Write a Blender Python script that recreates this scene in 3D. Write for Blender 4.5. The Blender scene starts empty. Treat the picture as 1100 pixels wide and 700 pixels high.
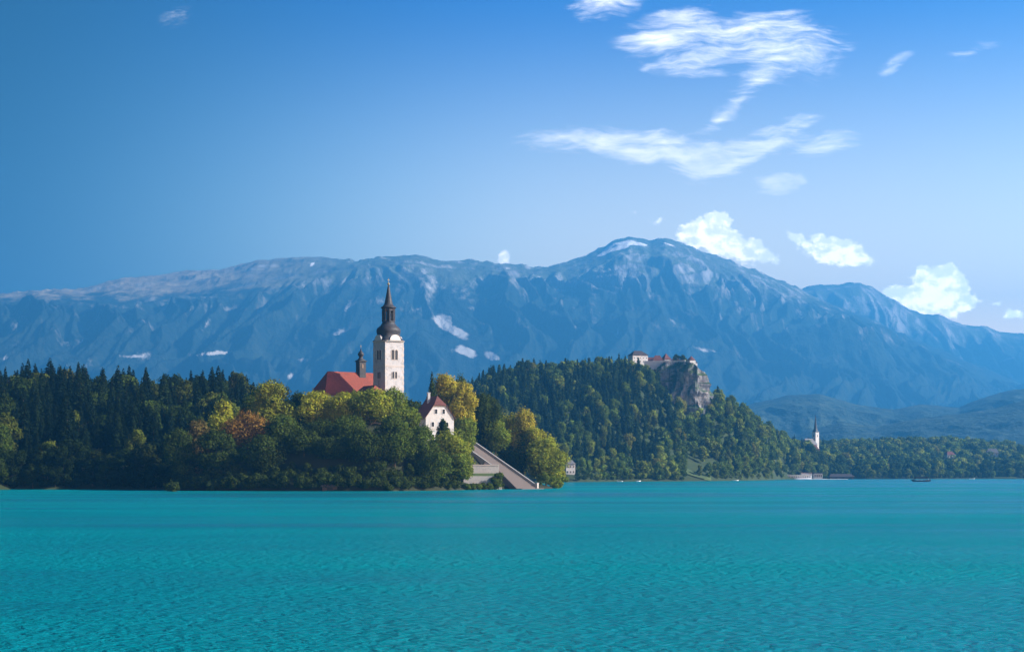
import bpy, math, random
import numpy as np
from mathutils import Vector, Matrix

# ------------------------------------------------------------------ camera, sky, sun, exposure
S = bpy.context.scene
COL = S.collection
F, CX, HY, H0 = 1750.0, 550.0, 508.0, 6.2        # focal length in photo pixels, centre, horizon row, eye height


def P(px, py, D):
    return ((px - CX) / F * D, D, H0 + (HY - py) / F * D)


def PX(px, D):
    return (px - CX) / F * D


def PZ(py, D):
    return H0 + (HY - py) / F * D


cam = bpy.data.cameras.new('camera')
camo = bpy.data.objects.new('camera', cam)
COL.objects.link(camo)
camo.location = (0, 0, H0)
camo.rotation_euler = (math.radians(90), 0, 0)
cam.sensor_width = 36
cam.lens = F / 1100 * 36
cam.shift_y = (HY - 350) / 1100
cam.clip_start, cam.clip_end = 0.5, 60000
S.camera = camo

SUN_AZ, SUN_EL = math.radians(97), math.radians(30)    # azimuth from the view direction towards the right
sun = bpy.data.lights.new('sun', 'SUN')
sun.energy, sun.angle, sun.color = 5.0, math.radians(0.53), (1.0, 0.93, 0.84)
suno = bpy.data.objects.new('sun', sun)
COL.objects.link(suno)
sdir = Vector((math.sin(SUN_AZ) * math.cos(SUN_EL), math.cos(SUN_AZ) * math.cos(SUN_EL), math.sin(SUN_EL)))
suno.rotation_euler = sdir.to_track_quat('Z', 'Y').to_euler()

S.view_settings.view_transform = 'Standard'
S.view_settings.look = 'None'
S.view_settings.exposure = 1.66
S.view_settings.gamma = 1.0
S.render.engine = 'CYCLES'
S.cycles.max_bounces = 5
S.cycles.diffuse_bounces = 2
S.cycles.glossy_bounces = 2
S.cycles.transmission_bounces = 3
S.cycles.transparent_max_bounces = 6
S.cycles.volume_bounces = 0
S.cycles.caustics_reflective = False
S.cycles.caustics_refractive = False
S.cycles.use_denoising = True


class NT:
    """small helper that writes node trees"""
    def __init__(self, tree):
        self.t = tree
        tree.nodes.clear()

    def n(self, kind, **kw):
        nd = self.t.nodes.new(kind)
        for k, v in kw.items():
            setattr(nd, k, v)
        return nd

    def put(self, sock, v):
        if isinstance(v, bpy.types.NodeSocket):
            self.t.links.new(v, sock)
        elif v is not None:
            sock.default_value = v

    def m(self, op, a, b=None, c=None, clamp=False):
        nd = self.n('ShaderNodeMath', operation=op, use_clamp=clamp)
        for i, v in enumerate((a, b, c)):
            if v is not None:
                self.put(nd.inputs[i], v)
        return nd.outputs[0]

    def mix(self, f, a, b, blend='MIX'):
        nd = self.n('ShaderNodeMix', data_type='RGBA', blend_type=blend)
        self.put(nd.inputs[0], f)
        for s, v in ((nd.inputs[6], a), (nd.inputs[7], b)):
            if isinstance(v, tuple) and len(v) == 3:
                v = v + (1,)
            self.put(s, v)
        return nd.outputs[2]

    def noise(self, vec, scale, detail=4, rough=.55, dist=0.0, out=0):
        nd = self.n('ShaderNodeTexNoise')
        self.put(nd.inputs['Vector'], vec)
        nd.inputs['Scale'].default_value = scale
        nd.inputs['Detail'].default_value = detail
        nd.inputs['Roughness'].default_value = rough
        nd.inputs['Distortion'].default_value = dist
        return nd.outputs[out]

    def ramp(self, v, a, b, lo=0.0, hi=1.0, smooth=True):
        nd = self.n('ShaderNodeMapRange', interpolation_type='SMOOTHSTEP' if smooth else 'LINEAR')
        self.put(nd.inputs[0], v)
        for i, x in zip((1, 2, 3, 4), (a, b, lo, hi)):
            self.put(nd.inputs[i], x)
        return nd.outputs[0]

    def mapping(self, vec, loc=(0, 0, 0), rot=0.0, scale=(1, 1, 1), kind='POINT'):
        nd = self.n('ShaderNodeMapping', vector_type=kind)
        self.put(nd.inputs[0], vec)
        nd.inputs[1].default_value = loc
        nd.inputs[2].default_value = (0, 0, rot)
        nd.inputs[3].default_value = scale
        return nd.outputs[0]

    def blobs(self, vec, lst):
        """sum of soft ellipses (cx, cy, rx, ry, angle in degrees, weight)"""
        tot = None
        for cx, cy, rx, ry, an, w in lst:
            mp = self.mapping(vec, (cx, cy, 0), math.radians(an), (rx, ry, 1), 'TEXTURE')
            g = self.n('ShaderNodeTexGradient', gradient_type='SPHERICAL')
            self.put(g.inputs[0], mp)
            o = g.outputs['Fac'] if 'Fac' in g.outputs else g.outputs[1]
            tot = self.m('MULTIPLY', o, w) if tot is None else self.m('MULTIPLY_ADD', o, w, tot)
        return tot


world = bpy.data.worlds.new('World')
S.world = world
world.use_nodes = True
W = NT(world.node_tree)
sky = W.n('ShaderNodeTexSky', sky_type='NISHITA', sun_disc=False)
sky.sun_elevation = SUN_EL
sky.sun_rotation = SUN_AZ
sky.altitude = 500
sky.air_density = 1.0
sky.dust_density = 0.4
sky.ozone_density = 3.0
SKY_STRENGTH = 0.115
hsv = W.n('ShaderNodeHueSaturation')
hsv.inputs['Saturation'].default_value = 1.18
W.put(hsv.inputs['Color'], sky.outputs[0])
tc = W.n('ShaderNodeTexCoord')
sep = W.n('ShaderNodeSeparateXYZ')
W.put(sep.inputs[0], tc.outputs['Generated'])
dy = W.m('MAXIMUM', sep.outputs[1], 0.02)
# direction of view expressed as tangents, in thousandths, so that the clouds keep their bearings
cu = W.m('MULTIPLY', W.m('DIVIDE', sep.outputs[0], dy), F)
cv = W.m('MULTIPLY', W.m('DIVIDE', sep.outputs[2], dy), F)
cmb = W.n('ShaderNodeCombineXYZ')
W.put(cmb.inputs[0], cu)
W.put(cmb.inputs[1], cv)
cvec = cmb.outputs[0]


def sk(px, py, rx, ry, an=0, w=1.0):
    return (px - CX, HY - py, rx, ry, an, w)


# thin high cirrus
warp = W.noise(W.mapping(cvec, scale=(.012, .02, 1)), 1.0, 3, .5, out=1)
wv = W.n('ShaderNodeVectorMath', operation='MULTIPLY_ADD')
W.put(wv.inputs[0], warp)
wv.inputs[1].default_value = (46, 30, 0)
wv.inputs[2].default_value = (-23, -15, 0)
wv2 = W.n('ShaderNodeVectorMath', operation='ADD')
W.put(wv2.inputs[0], cvec)
W.put(wv2.inputs[1], wv.outputs[0])
cvw = wv2.outputs[0]
cir = W.blobs(cvw, [
    sk(722, 42, 72, 36, 4, 1.25), sk(800, 30, 90, 24, 8, 1.0), sk(770, 58, 80, 26, 10, .8), sk(856, 58, 76, 34, 14, 1.15),
    sk(800, 98, 46, 20, 42, .8), sk(775, 128, 34, 12, 40, .55),
    sk(622, 153, 96, 18, 2, 1.0), sk(705, 158, 80, 22, 4, 1.0), sk(768, 172, 60, 26, 14, 1.25), sk(830, 150, 74, 20, 22, 1.0),
    sk(884, 158, 44, 18, 8, 1.15), sk(650, 6, 56, 20, 16, 1.0), sk(740, 14, 40, 9, 4, .6), sk(838, 197, 34, 9, 2, 1.0), sk(836, 206, 26, 6, 4, .7),
    sk(958, 74, 32, 11, 24, .5), sk(1045, 55, 40, 14, 20, .5), sk(185, 20, 30, 14, 10, .35)])
n1 = W.noise(W.mapping(cvw, rot=math.radians(-12), scale=(.011, .045, 1)), 1.0, 8, .62, .6)
n2 = W.noise(W.mapping(cvw, rot=math.radians(-28), scale=(.02, .12, 1)), 1.0, 5, .6, .3)
n3 = W.noise(W.mapping(cvw, rot=math.radians(-20), scale=(.05, .3, 1)), 1.0, 4, .6, .5)
cn = W.m('ADD', W.m('ADD', W.m('MULTIPLY', n1, .62), W.m('MULTIPLY', n2, .34)), W.m('MULTIPLY', n3, .14))
cird = W.m('MULTIPLY', W.ramp(cir, .03, .25), W.ramp(W.m('ADD', W.m('MINIMUM', cir, .8), W.m('MULTIPLY_ADD', cn, 3.9, -2.2)), .0, 1.75, 0, .95))
# low heaped cumulus over the ridge
warp2 = W.noise(W.mapping(cvec, scale=(.05, .06, 1)), 1.0, 6, .62, out=1)
wv3 = W.n('ShaderNodeVectorMath', operation='MULTIPLY_ADD')
W.put(wv3.inputs[0], warp2)
wv3.inputs[1].default_value = (16, 14, 0)
W.put(wv3.inputs[2], cvec)
cvc = W.mapping(wv3.outputs[0], loc=(-8, -7, 0))
cumb = W.blobs(cvc, [
    sk(742, 252, 20, 18, 0, 1.1), sk(768, 238, 22, 15, 0, 1.1), sk(772, 260, 32, 22, -12, 1.3), sk(800, 268, 30, 18, -18, 1.1), sk(824, 276, 22, 11, -15, .8),
    sk(856, 255, 13, 10, -30, 1.0), sk(862, 266, 12, 10, 0, .5), sk(884, 268, 24, 19, 0, 1.2), sk(906, 272, 28, 19, -5, 1.3), sk(926, 281, 18, 11, 0, .8),
    sk(964, 316, 20, 14, 0, 1.1), sk(986, 324, 30, 20, 0, 1.5), sk(998, 306, 26, 26, 0, 1.5), sk(1020, 302, 24, 20, 0, 1.2), sk(1014, 322, 38, 24, 0, 1.5), sk(1040, 326, 18, 10, 0, .7),
    sk(752, 240, 9, 8, 0, .8), sk(780, 236, 9, 8, 0, .8), sk(785, 252, 12, 9, 0, .7), sk(812, 262, 11, 8, 0, .7), sk(880, 257, 9, 8, 0, .8), sk(896, 260, 9, 8, 0, .8), sk(914, 266, 9, 7, 0, .7),
    sk(992, 292, 9, 9, 0, .9), sk(1008, 295, 8, 8, 0, .5), sk(1021, 289, 10, 9, 0, .9), sk(1034, 306, 9, 9, 0, .8), sk(978, 312, 9, 8, 0, .6), sk(956, 314, 9, 8, 0, .7),
    sk(541, 277, 10, 10, 0, 1.0), sk(708, 238, 14, 8, 10, .45), sk(1088, 338, 18, 9, -10, .75), sk(1070, 325, 12, 4, 8, .5), sk(680, 228, 14, 5, 10, .35)])
cumn = W.noise(W.mapping(cvec, scale=(.11, .12, 1)), 1.0, 6, .62, .2)
cumd = W.m('MULTIPLY', W.ramp(cumb, .03, .2), W.ramp(W.m('ADD', cumb, W.m('MULTIPLY_ADD', cumn, 1.5, -.80)), .14, .5, 0, .96))
cums = W.ramp(W.m('ADD', W.noise(W.mapping(cvec, scale=(.075, .095, 1)), 1.0, 6, .6), W.m('MULTIPLY_ADD', W.m('SUBTRACT', W.blobs(W.mapping(cvc, loc=(-5, 7, 0)), [(210, 246, 60, 34, -12, 1.0), (345, 238, 50, 26, 0, 1.0), (450, 196, 52, 34, 0, 1.0)]), .5), .25, .0)), .36, .60)
front = W.m('GREATER_THAN', sep.outputs[1], 0.05)
cbase = W.mix(cums, (1.08, 1.02, .95), (1.8, 1.6, 1.38))
cl = W.n('ShaderNodeVectorMath', operation='SCALE')          # nearer the horizon the sunlit heaps are seen through more air, and stand out brighter behind it
W.put(cl.inputs[0], cbase)
W.put(cl.inputs[3], W.ramp(sep.outputs[2], .09, .14, 1.7, 1.0))
ccol = cl.outputs[0]
# the clear sky is deeper away from the sun and paler towards it and the horizon
deep = W.ramp(sep.outputs[0], -.34, .04, 0.05, 1.0)
high = W.ramp(sep.outputs[2], .08, .30, 0, 1)
side = W.ramp(sep.outputs[0], -.30, .15, 0, 1)
skyc = W.mix(1.0, hsv.outputs[0], W.mix(high, W.mix(side, (2.0, 1.7, 1.25), (4.2, 2.0, 1.0)), W.mix(side, (.015, .14, .40), (.03, .175, .44))), 'MULTIPLY')
bgs = W.n('ShaderNodeVectorMath', operation='SCALE')
W.put(bgs.inputs[0], skyc)
W.put(bgs.inputs[3], W.m('MULTIPLY', deep, SKY_STRENGTH))
c1 = W.mix(W.m('MULTIPLY', cird, front), bgs.outputs[0], (1.1, 1.0, .92))
c2 = W.mix(W.m('MULTIPLY', cumd, front), c1, ccol)
bg = W.n('ShaderNodeBackground')
W.put(bg.inputs[0], c2)
bg.inputs[1].default_value = 1.0
wo = W.n('ShaderNodeOutputWorld')
W.put(wo.inputs[0], bg.outputs[0])

# ------------------------------------------------------------------ helpers
rng = np.random.default_rng(7)
R = random.Random(5)


def tag(o, label=None, cat=None, group=None, kind=None):
    if label: o['label'] = label
    if cat: o['category'] = cat
    if group: o['group'] = group
    if kind: o['kind'] = kind
    return o


def link(o, parent=None):
    COL.objects.link(o)
    if parent is not None:
        o.parent = parent
    return o


def empty(name, loc, rz=0.0):
    o = bpy.data.objects.new(name, None)
    o.location = loc
    o.rotation_euler = (0, 0, rz)
    o.empty_display_size = 1
    return link(o)


def np_mesh(name, V, faces, mats, k=4, mat_idx=None, smooth=False, col=None):
    """mesh out of numpy arrays; faces is (m, k)"""
    me = bpy.data.meshes.new(name)
    V = np.asarray(V, np.float32)
    faces = np.asarray(faces, np.int32)
    me.vertices.add(len(V))
    me.vertices.foreach_set('co', V.ravel())
    me.loops.add(faces.size)
    me.loops.foreach_set('vertex_index', faces.ravel())
    me.polygons.add(len(faces))
    me.polygons.foreach_set('loop_start', np.arange(0, faces.size, k, dtype=np.int32))
    me.polygons.foreach_set('loop_total', np.full(len(faces), k, np.int32))
    for m in mats:
        me.materials.append(m)
    if mat_idx is not None:
        me.polygons.foreach_set('material_index', np.asarray(mat_idx, np.int32))
    me.polygons.foreach_set('use_smooth', np.full(len(faces), smooth, bool))
    if col is not None:
        at = me.color_attributes.new('Col', 'FLOAT_COLOR', 'POINT')
        c = np.ones((len(V), 4), np.float32)
        c[:, :3] = col
        at.data.foreach_set('color', c.ravel())
    me.update(calc_edges=True)
    me.validate()
    return me


class MB:
    """collects simple solids; build() links them as one mesh object"""
    def __init__(self):
        self.v, self.f = [], []

    def add(self, v, f):
        b = len(self.v)
        self.v += [tuple(p) for p in v]
        self.f += [tuple(i + b for i in q) for q in f]
        return self

    def box(self, x0, x1, y0, y1, z0, z1):
        return self.add([(x0, y0, z0), (x1, y0, z0), (x1, y1, z0), (x0, y1, z0), (x0, y0, z1), (x1, y0, z1), (x1, y1, z1), (x0, y1, z1)],
                        [(3, 2, 1, 0), (4, 5, 6, 7), (0, 1, 5, 4), (1, 2, 6, 5), (2, 3, 7, 6), (3, 0, 4, 7)])

    def loft(self, rings, cap=True):
        n = len(rings[0])
        v = [p for r in rings for p in r]
        f = []
        for k in range(len(rings) - 1):
            for i in range(n):
                j = (i + 1) % n
                f.append((k * n + i, k * n + j, (k + 1) * n + j, (k + 1) * n + i))
        if cap:
            f.append(tuple(range(n))[::-1])
            f.append(tuple((len(rings) - 1) * n + i for i in range(n)))
        return self.add(v, f)

    def lathe(self, prof, n=16, c=(0, 0), rot=0.0, p=2.0):
        """profile of (radius, z) or (radius, z, exponent) turned about the vertical; exponent > 2 squares it"""
        rings = []
        for q in prof:
            r, z = q[0], q[1]
            e = q[2] if len(q) > 2 else p
            ring = []
            for i in range(n):
                a = 2 * math.pi * (i + .5) / n
                ca, sa = math.cos(a), math.sin(a)
                s = (abs(ca) ** e + abs(sa) ** e) ** (-1 / e) * r
                x, y = ca * s, sa * s
                ring.append((c[0] + x * math.cos(rot) - y * math.sin(rot), c[1] + x * math.sin(rot) + y * math.cos(rot), z))
            rings.append(ring)
        return self.loft(rings)

    def prism(self, poly, fn, d):
        """polygon of 2-D points mapped to 3-D by fn(a, b, depth), from depth 0 to d"""
        n = len(poly)
        v = [fn(a, b, 0) for a, b in poly] + [fn(a, b, d) for a, b in poly]
        f = [tuple(range(n)), tuple(range(2 * n - 1, n - 1, -1))]
        f += [(i, n + i, n + (i + 1) % n, (i + 1) % n) for i in range(n)]
        return self.add(v, f)

    def tube(self, a, b, r0, r1=None, n=8):
        a, b = Vector(a), Vector(b)
        r1 = r0 if r1 is None else r1
        d = (b - a).normalized()
        u = d.orthogonal().normalized()
        w = d.cross(u)
        rings = [[tuple(c + u * (math.cos(t) * r) + w * (math.sin(t) * r)) for t in [2 * math.pi * i / n for i in range(n)]] for c, r in ((a, r0), (b, r1))]
        return self.loft(rings)

    def build(self, name, mat, parent=None, smooth=False):
        me = bpy.data.meshes.new(name)
        me.from_pydata(self.v, [], self.f)
        import bmesh
        bm = bmesh.new()
        bm.from_mesh(me)
        bmesh.ops.recalc_face_normals(bm, faces=bm.faces)
        bm.to_mesh(me)
        bm.free()
        for m in (mat if isinstance(mat, list) else [mat]):
            me.materials.append(m)
        if smooth:
            me.polygons.foreach_set('use_smooth', [True] * len(me.polygons))
        return link(bpy.data.objects.new(name, me), parent)


# gradient noise on numpy arrays
_perm = np.random.default_rng(3).permutation(512)
_perm = np.concatenate([_perm, _perm])


def pnoise(x, y):
    xi, yi = np.floor(x).astype(int), np.floor(y).astype(int)
    xf, yf = x - xi, y - yi
    u, v = xf ** 3 * (xf * (xf * 6 - 15) + 10), yf ** 3 * (yf * (yf * 6 - 15) + 10)

    def g(ix, iy, dx, dy):
        h = _perm[(_perm[ix & 511] + iy) & 511] * (2 * np.pi / 512)
        return np.cos(h) * dx + np.sin(h) * dy
    a, b = g(xi, yi, xf, yf), g(xi + 1, yi, xf - 1, yf)
    c, d = g(xi, yi + 1, xf, yf - 1), g(xi + 1, yi + 1, xf - 1, yf - 1)
    return (a + u * (b - a)) * (1 - v) + (c + u * (d - c)) * v


def fbm(x, y, o=5, gain=.5):
    s, a = 0, 1.0
    for i in range(o):
        s = s + a * pnoise(x * 2 ** i + 17.3 * i, y * 2 ** i + 9.1 * i)
        a *= gain
    return s


def ridged(x, y, o=5, gain=.5):
    s, a, w = 0, 1.0, 1.0
    for i in range(o):
        r = 1 - np.abs(pnoise(x * 2 ** i + 5.7 * i, y * 2 ** i + 3.3 * i)) * 2
        r = np.clip(r, 0, 1) ** 2
        s = s + a * r * w
        w = np.clip(r * 1.4, .2, 1)
        a *= gain
    return s


def interp(pts, x):
    pts = np.asarray(pts, float)
    return np.interp(x, pts[:, 0], pts[:, 1])


def grid_faces(nr, nc):
    i = np.arange(nr * nc).reshape(nr, nc)
    return np.stack([i[:-1, :-1], i[:-1, 1:], i[1:, 1:], i[1:, :-1]], -1).reshape(-1, 4)


# ------------------------------------------------------------------ materials
def material(name):
    m = bpy.data.materials.new(name)
    m.use_nodes = True
    return m, NT(m.node_tree)


def surf(name, base, var=.25, scale=1.0, rough=.85, bump=.0, bscale=None, spec=.25, stain=None, coord='Object'):
    """weathered solid: base colour with noise of two sizes, optional stain colour, bump"""
    m, t = material(name)
    tcn = t.n('ShaderNodeTexCoord')
    v = tcn.outputs[coord]
    a = t.noise(v, scale, 6, .6)
    b = t.noise(v, scale * 7, 3, .6)
    f = t.m('MULTIPLY_ADD', t.m('ADD', a, b), var, 1 - var)
    c = t.n('ShaderNodeVectorMath', operation='SCALE')
    c.inputs[0].default_value = base[:3]
    t.put(c.inputs[3], f)
    colr = c.outputs[0]
    if stain:
        colr = t.mix(t.ramp(t.noise(v, scale * 1.7, 6, .7), .5, .72, 0, .75), colr, stain)
    p = t.n('ShaderNodeBsdfPrincipled')
    t.put(p.inputs['Base Color'], colr)
    p.inputs['Roughness'].default_value = rough
    p.inputs['Specular IOR Level'].default_value = spec
    if bump:
        bn = t.n('ShaderNodeBump')
        bn.inputs['Strength'].default_value = bump
        bn.inputs['Distance'].default_value = .1
        t.put(bn.inputs['Height'], t.noise(v, bscale or scale * 5, 5, .6))
        t.put(p.inputs['Normal'], bn.outputs[0])
    o = t.n('ShaderNodeOutputMaterial')
    t.put(o.inputs[0], p.outputs[0])
    return m


def tiled_roof(name, base, row=.9):
    """clay tiles: rows and columns as bump and slight tone changes"""
    m, t = material(name)
    tcn = t.n('ShaderNodeTexCoord')
    v = tcn.outputs['Object']
    br = t.n('ShaderNodeTexBrick')
    mp = t.n('ShaderNodeMapping')
    t.put(mp.inputs[0], v)
    mp.inputs[2].default_value = (math.radians(90), 0, 0)
    t.put(br.inputs[0], mp.outputs[0])
    br.inputs['Scale'].default_value = 1.0
    br.inputs['Brick Width'].default_value = .5
    br.inputs['Row Height'].default_value = row * .5
    br.inputs['Mortar Size'].default_value = .03
    br.inputs['Color1'].default_value = (*[x * 1.12 for x in base], 1)
    br.inputs['Color2'].default_value = (*[x * .85 for x in base], 1)
    br.inputs['Mortar'].default_value = (*[x * .6 for x in base], 1)
    n = t.noise(v, .35, 5, .65)
    c = t.mix(t.ramp(n, .42, .75, 0, .5), br.outputs[0], tuple(x * y for x, y in zip(base, (.6, .8, .9))))
    p = t.n('ShaderNodeBsdfPrincipled')
    t.put(p.inputs['Base Color'], c)
    p.inputs['Roughness'].default_value = .8
    p.inputs['Specular IOR Level'].default_value = .2
    bn = t.n('ShaderNodeBump')
    bn.inputs['Strength'].default_value = .5
    bn.inputs['Distance'].default_value = .08
    t.put(bn.inputs['Height'], t.m('ADD', br.outputs[1], t.noise(v, 3, 3)))
    t.put(p.inputs['Normal'], bn.outputs[0])
    o = t.n('ShaderNodeOutputMaterial')
    t.put(o.inputs[0], p.outputs[0])
    return m


def foliage_mat():
    m, t = material('foliage')
    at = t.n('ShaderNodeAttribute', attribute_name='Col')
    oi = t.n('ShaderNodeObjectInfo')
    c = t.mix(1.0, at.outputs['Color'], oi.outputs['Color'], 'MULTIPLY')
    d = t.n('ShaderNodeBsdfDiffuse')
    t.put(d.inputs[0], c)
    tr = t.n('ShaderNodeBsdfTranslucent')
    t.put(tr.inputs[0], t.mix(1.0, c, (1.15, 1.1, .55), 'MULTIPLY'))
    mx = t.n('ShaderNodeMixShader')
    mx.inputs[0].default_value = .3
    t.put(mx.inputs[1], d.outputs[0])
    t.put(mx.inputs[2], tr.outputs[0])
    o = t.n('ShaderNodeOutputMaterial')
    t.put(o.inputs[0], mx.outputs[0])
    return m


M = {}
M['leaf'] = foliage_mat()
M['bark'] = surf('bark', (.06, .045, .03), .4, 2.0, .9)
M['plaster'] = surf('old_plaster', (.37, .36, .355), .5, .35, .9, .3, 2, stain=(.16, .145, .13))
M['stone_trim'] = surf('stone_trim', (.40, .36, .32), .3, .8, .9)
M['white_wall'] = surf('white_wall', (.50, .48, .45), .25, .5, .9, stain=(.36, .34, .31))
M['dark_opening'] = surf('dark_opening', (.012, .012, .014), .3, 1, .5)
M['window_glass'] = surf('window_glass', (.03, .035, .045), .3, 1, .12, spec=.5)
M['slate'] = surf('weathered_copper', (.030, .028, .030), .5, .5, .55, .2, 3, stain=(.05, .06, .055))
M['metal'] = surf('dull_metal', (.25, .22, .14), .2, 1, .4)
M['red_tile'] = tiled_roof('red_tile', (.23, .056, .036))
M['red_tile_old'] = tiled_roof('red_tile_old', (.135, .05, .04))
M['brown_tile'] = tiled_roof('brown_tile', (.055, .042, .040))
M['grey_tile'] = tiled_roof('grey_tile', (.16, .15, .15))
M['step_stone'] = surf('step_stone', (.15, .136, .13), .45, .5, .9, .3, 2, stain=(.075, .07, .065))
nt = M['step_stone'].node_tree            # step-joint shade painted into the risers' colour; treads keep the plain stone
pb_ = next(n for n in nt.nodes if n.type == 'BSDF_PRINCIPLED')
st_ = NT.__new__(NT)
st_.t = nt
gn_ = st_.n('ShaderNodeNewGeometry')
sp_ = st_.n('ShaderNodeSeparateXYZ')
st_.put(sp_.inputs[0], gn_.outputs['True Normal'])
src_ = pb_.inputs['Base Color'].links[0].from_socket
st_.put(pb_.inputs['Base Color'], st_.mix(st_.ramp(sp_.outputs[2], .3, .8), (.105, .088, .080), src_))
M['wall_stone'] = surf('wall_stone', (.30, .29, .275), .4, .6, .9, .5, 2, stain=(.20, .20, .18))
M['soil'] = surf('shady_soil', (.022, .026, .010), .5, .15, .95, .4, .6)
M['grass'] = surf('lawn_grass', (.055, .08, .022), .3, .12, .95, .3, 1.5)
M['timber'] = surf('dark_timber', (.07, .05, .04), .4, .8, .8)
M['boat_hull'] = surf('boat_hull', (.014, .010, .010), .3, 1, .8, spec=.1)
M['white_paint'] = surf('white_paint', (.78, .78, .77), .1, .5, .5)
M['canvas'] = surf('dark_canvas', (.008, .010, .018), .3, .6, 1, spec=.05)
M['clothing'] = surf('clothing', (.35, .2, .18), .4, 3, .9)


def rock_mat():
    m, t = material('cliff_rock')
    tcn = t.n('ShaderNodeTexCoord')
    v = tcn.outputs['Object']
    st = t.noise(t.mapping(v, scale=(1, 1, .25)), .12, 7, .65)
    bl = t.noise(v, .04, 5, .6)
    c = t.mix(t.ramp(st, .36, .66), (.075, .085, .095), (.36, .34, .33))
    gn = t.n('ShaderNodeNewGeometry')
    sp = t.n('ShaderNodeSeparateXYZ')
    t.put(sp.inputs[0], gn.outputs['Normal'])
    gr = t.m('ADD', sp.outputs[2], t.m('MULTIPLY_ADD', bl, 1.2, -.6))
    c = t.mix(t.ramp(gr, .12, .42), c, (.05, .075, .028))
    p = t.n('ShaderNodeBsdfPrincipled')
    t.put(p.inputs['Base Color'], c)
    p.inputs['Roughness'].default_value = .92
    p.inputs['Specular IOR Level'].default_value = .15
    bn = t.n('ShaderNodeBump')
    bn.inputs['Strength'].default_value = .9
    bn.inputs['Distance'].default_value = 2.0
    t.put(bn.inputs['Height'], st)
    t.put(p.inputs['Normal'], bn.outputs[0])
    o = t.n('ShaderNodeOutputMaterial')
    t.put(o.inputs[0], p.outputs[0])
    return m


M['rock'] = rock_mat()


def mountain_mat(name, treeline, scree, snow=None, tone=1.0):
    """forest below a wandering treeline, alpine grass on gentle ground above it, grey limestone where steep, scree fans and late snow"""
    m, t = material(name)
    gn = t.n('ShaderNodeNewGeometry')
    pos = gn.outputs['Position']
    sp = t.n('ShaderNodeSeparateXYZ')
    t.put(sp.inputs[0], pos)
    sn = t.n('ShaderNodeSeparateXYZ')
    t.put(sn.inputs[0], gn.outputs['True Normal'])
    big = t.noise(pos, .0012, 6, .6)
    mid = t.noise(pos, .006, 6, .65)
    fine = t.noise(pos, .03, 5, .65)
    streak = t.noise(t.mapping(pos, scale=(1, .35, .12)), .009, 7, .68)
    alt = t.m('ADD', sp.outputs[2], t.m('MULTIPLY_ADD', big, 400, -200))
    alt = t.m('ADD', alt, t.m('MULTIPLY_ADD', mid, 360, -180))
    forest = t.mix(t.ramp(fine, .35, .65), (.008 * tone, .016 * tone, .016 * tone), (.024 * tone, .036 * tone, .028 * tone))
    forest = t.mix(t.ramp(mid, .5, .68, 0, .5), forest, (.045 * tone, .06 * tone, .035 * tone))
    rockc = t.mix(t.ramp(streak, .36, .66), (.06, .07, .08), (.33, .33, .33))
    grass = t.mix(t.ramp(mid, .38, .62), (.22, .16, .09), (.37, .30, .18))
    grass = t.mix(t.ramp(sp.outputs[0], -2300, -900), grass, (.095, .11, .062))
    upper = t.mix(t.ramp(t.m('ADD', sn.outputs[2], t.m('MULTIPLY_ADD', mid, .5, -.25)), .74, .9), rockc, grass)
    c = t.mix(t.ramp(alt, treeline - 60, treeline + 90), forest, upper)
    # bare streaks in the gullies
    c = t.mix(t.m('MULTIPLY', t.ramp(t.m('ADD', streak, t.m('MULTIPLY', t.ramp(alt, 350, treeline), .12)), .64, .80), .6), c, (.34, .33, .31))
    mp = t.n('ShaderNodeCombineXYZ')
    dist = t.m('MULTIPLY', sp.outputs[1], 1 / F)
    t.put(mp.inputs[0], sp.outputs[0])
    t.put(mp.inputs[1], sp.outputs[2])
    pv = t.n('ShaderNodeVectorMath', operation='MULTIPLY_ADD')
    t.put(pv.inputs[0], t.noise(pos, .006, 5, .65, out=1))
    pv.inputs[1].default_value = (60, 60, 0)
    pv2 = t.n('ShaderNodeVectorMath', operation='ADD')
    t.put(pv.inputs[2], mp.outputs[0])
    t.put(pv2.inputs[0], pv.outputs[0])
    pv2.inputs[1].default_value = (-30, -30, 0)
    if scree:
        b = t.blobs(pv2.outputs[0], scree)
        k = t.ramp(t.m('ADD', b, t.m('MULTIPLY_ADD', fine, .8, -.5)), .1, .6, 0, .85)
        c = t.mix(k, c, (.50, .48, .46))
    if snow:
        b = t.blobs(pv2.outputs[0], snow)
        k = t.ramp(t.m('ADD', b, t.m('MULTIPLY_ADD', streak, 1.6, -.95)), .12, .3, 0, 1)
        c = t.mix(k, c, (.85, .86, .88))
    p = t.n('ShaderNodeBsdfPrincipled')
    t.put(p.inputs['Base Color'], c)
    p.inputs['Roughness'].default_value = 1.0
    p.inputs['Specular IOR Level'].default_value = .05
    bn = t.n('ShaderNodeBump')
    bn.inputs['Strength'].default_value = .8
    bn.inputs['Distance'].default_value = 30.0
    t.put(bn.inputs['Height'], t.m('ADD', t.m('MULTIPLY', fine, .6), streak))
    t.put(p.inputs['Normal'], bn.outputs[0])
    o = t.n('ShaderNodeOutputMaterial')
    t.put(o.inputs[0], p.outputs[0])
    return m


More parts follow.
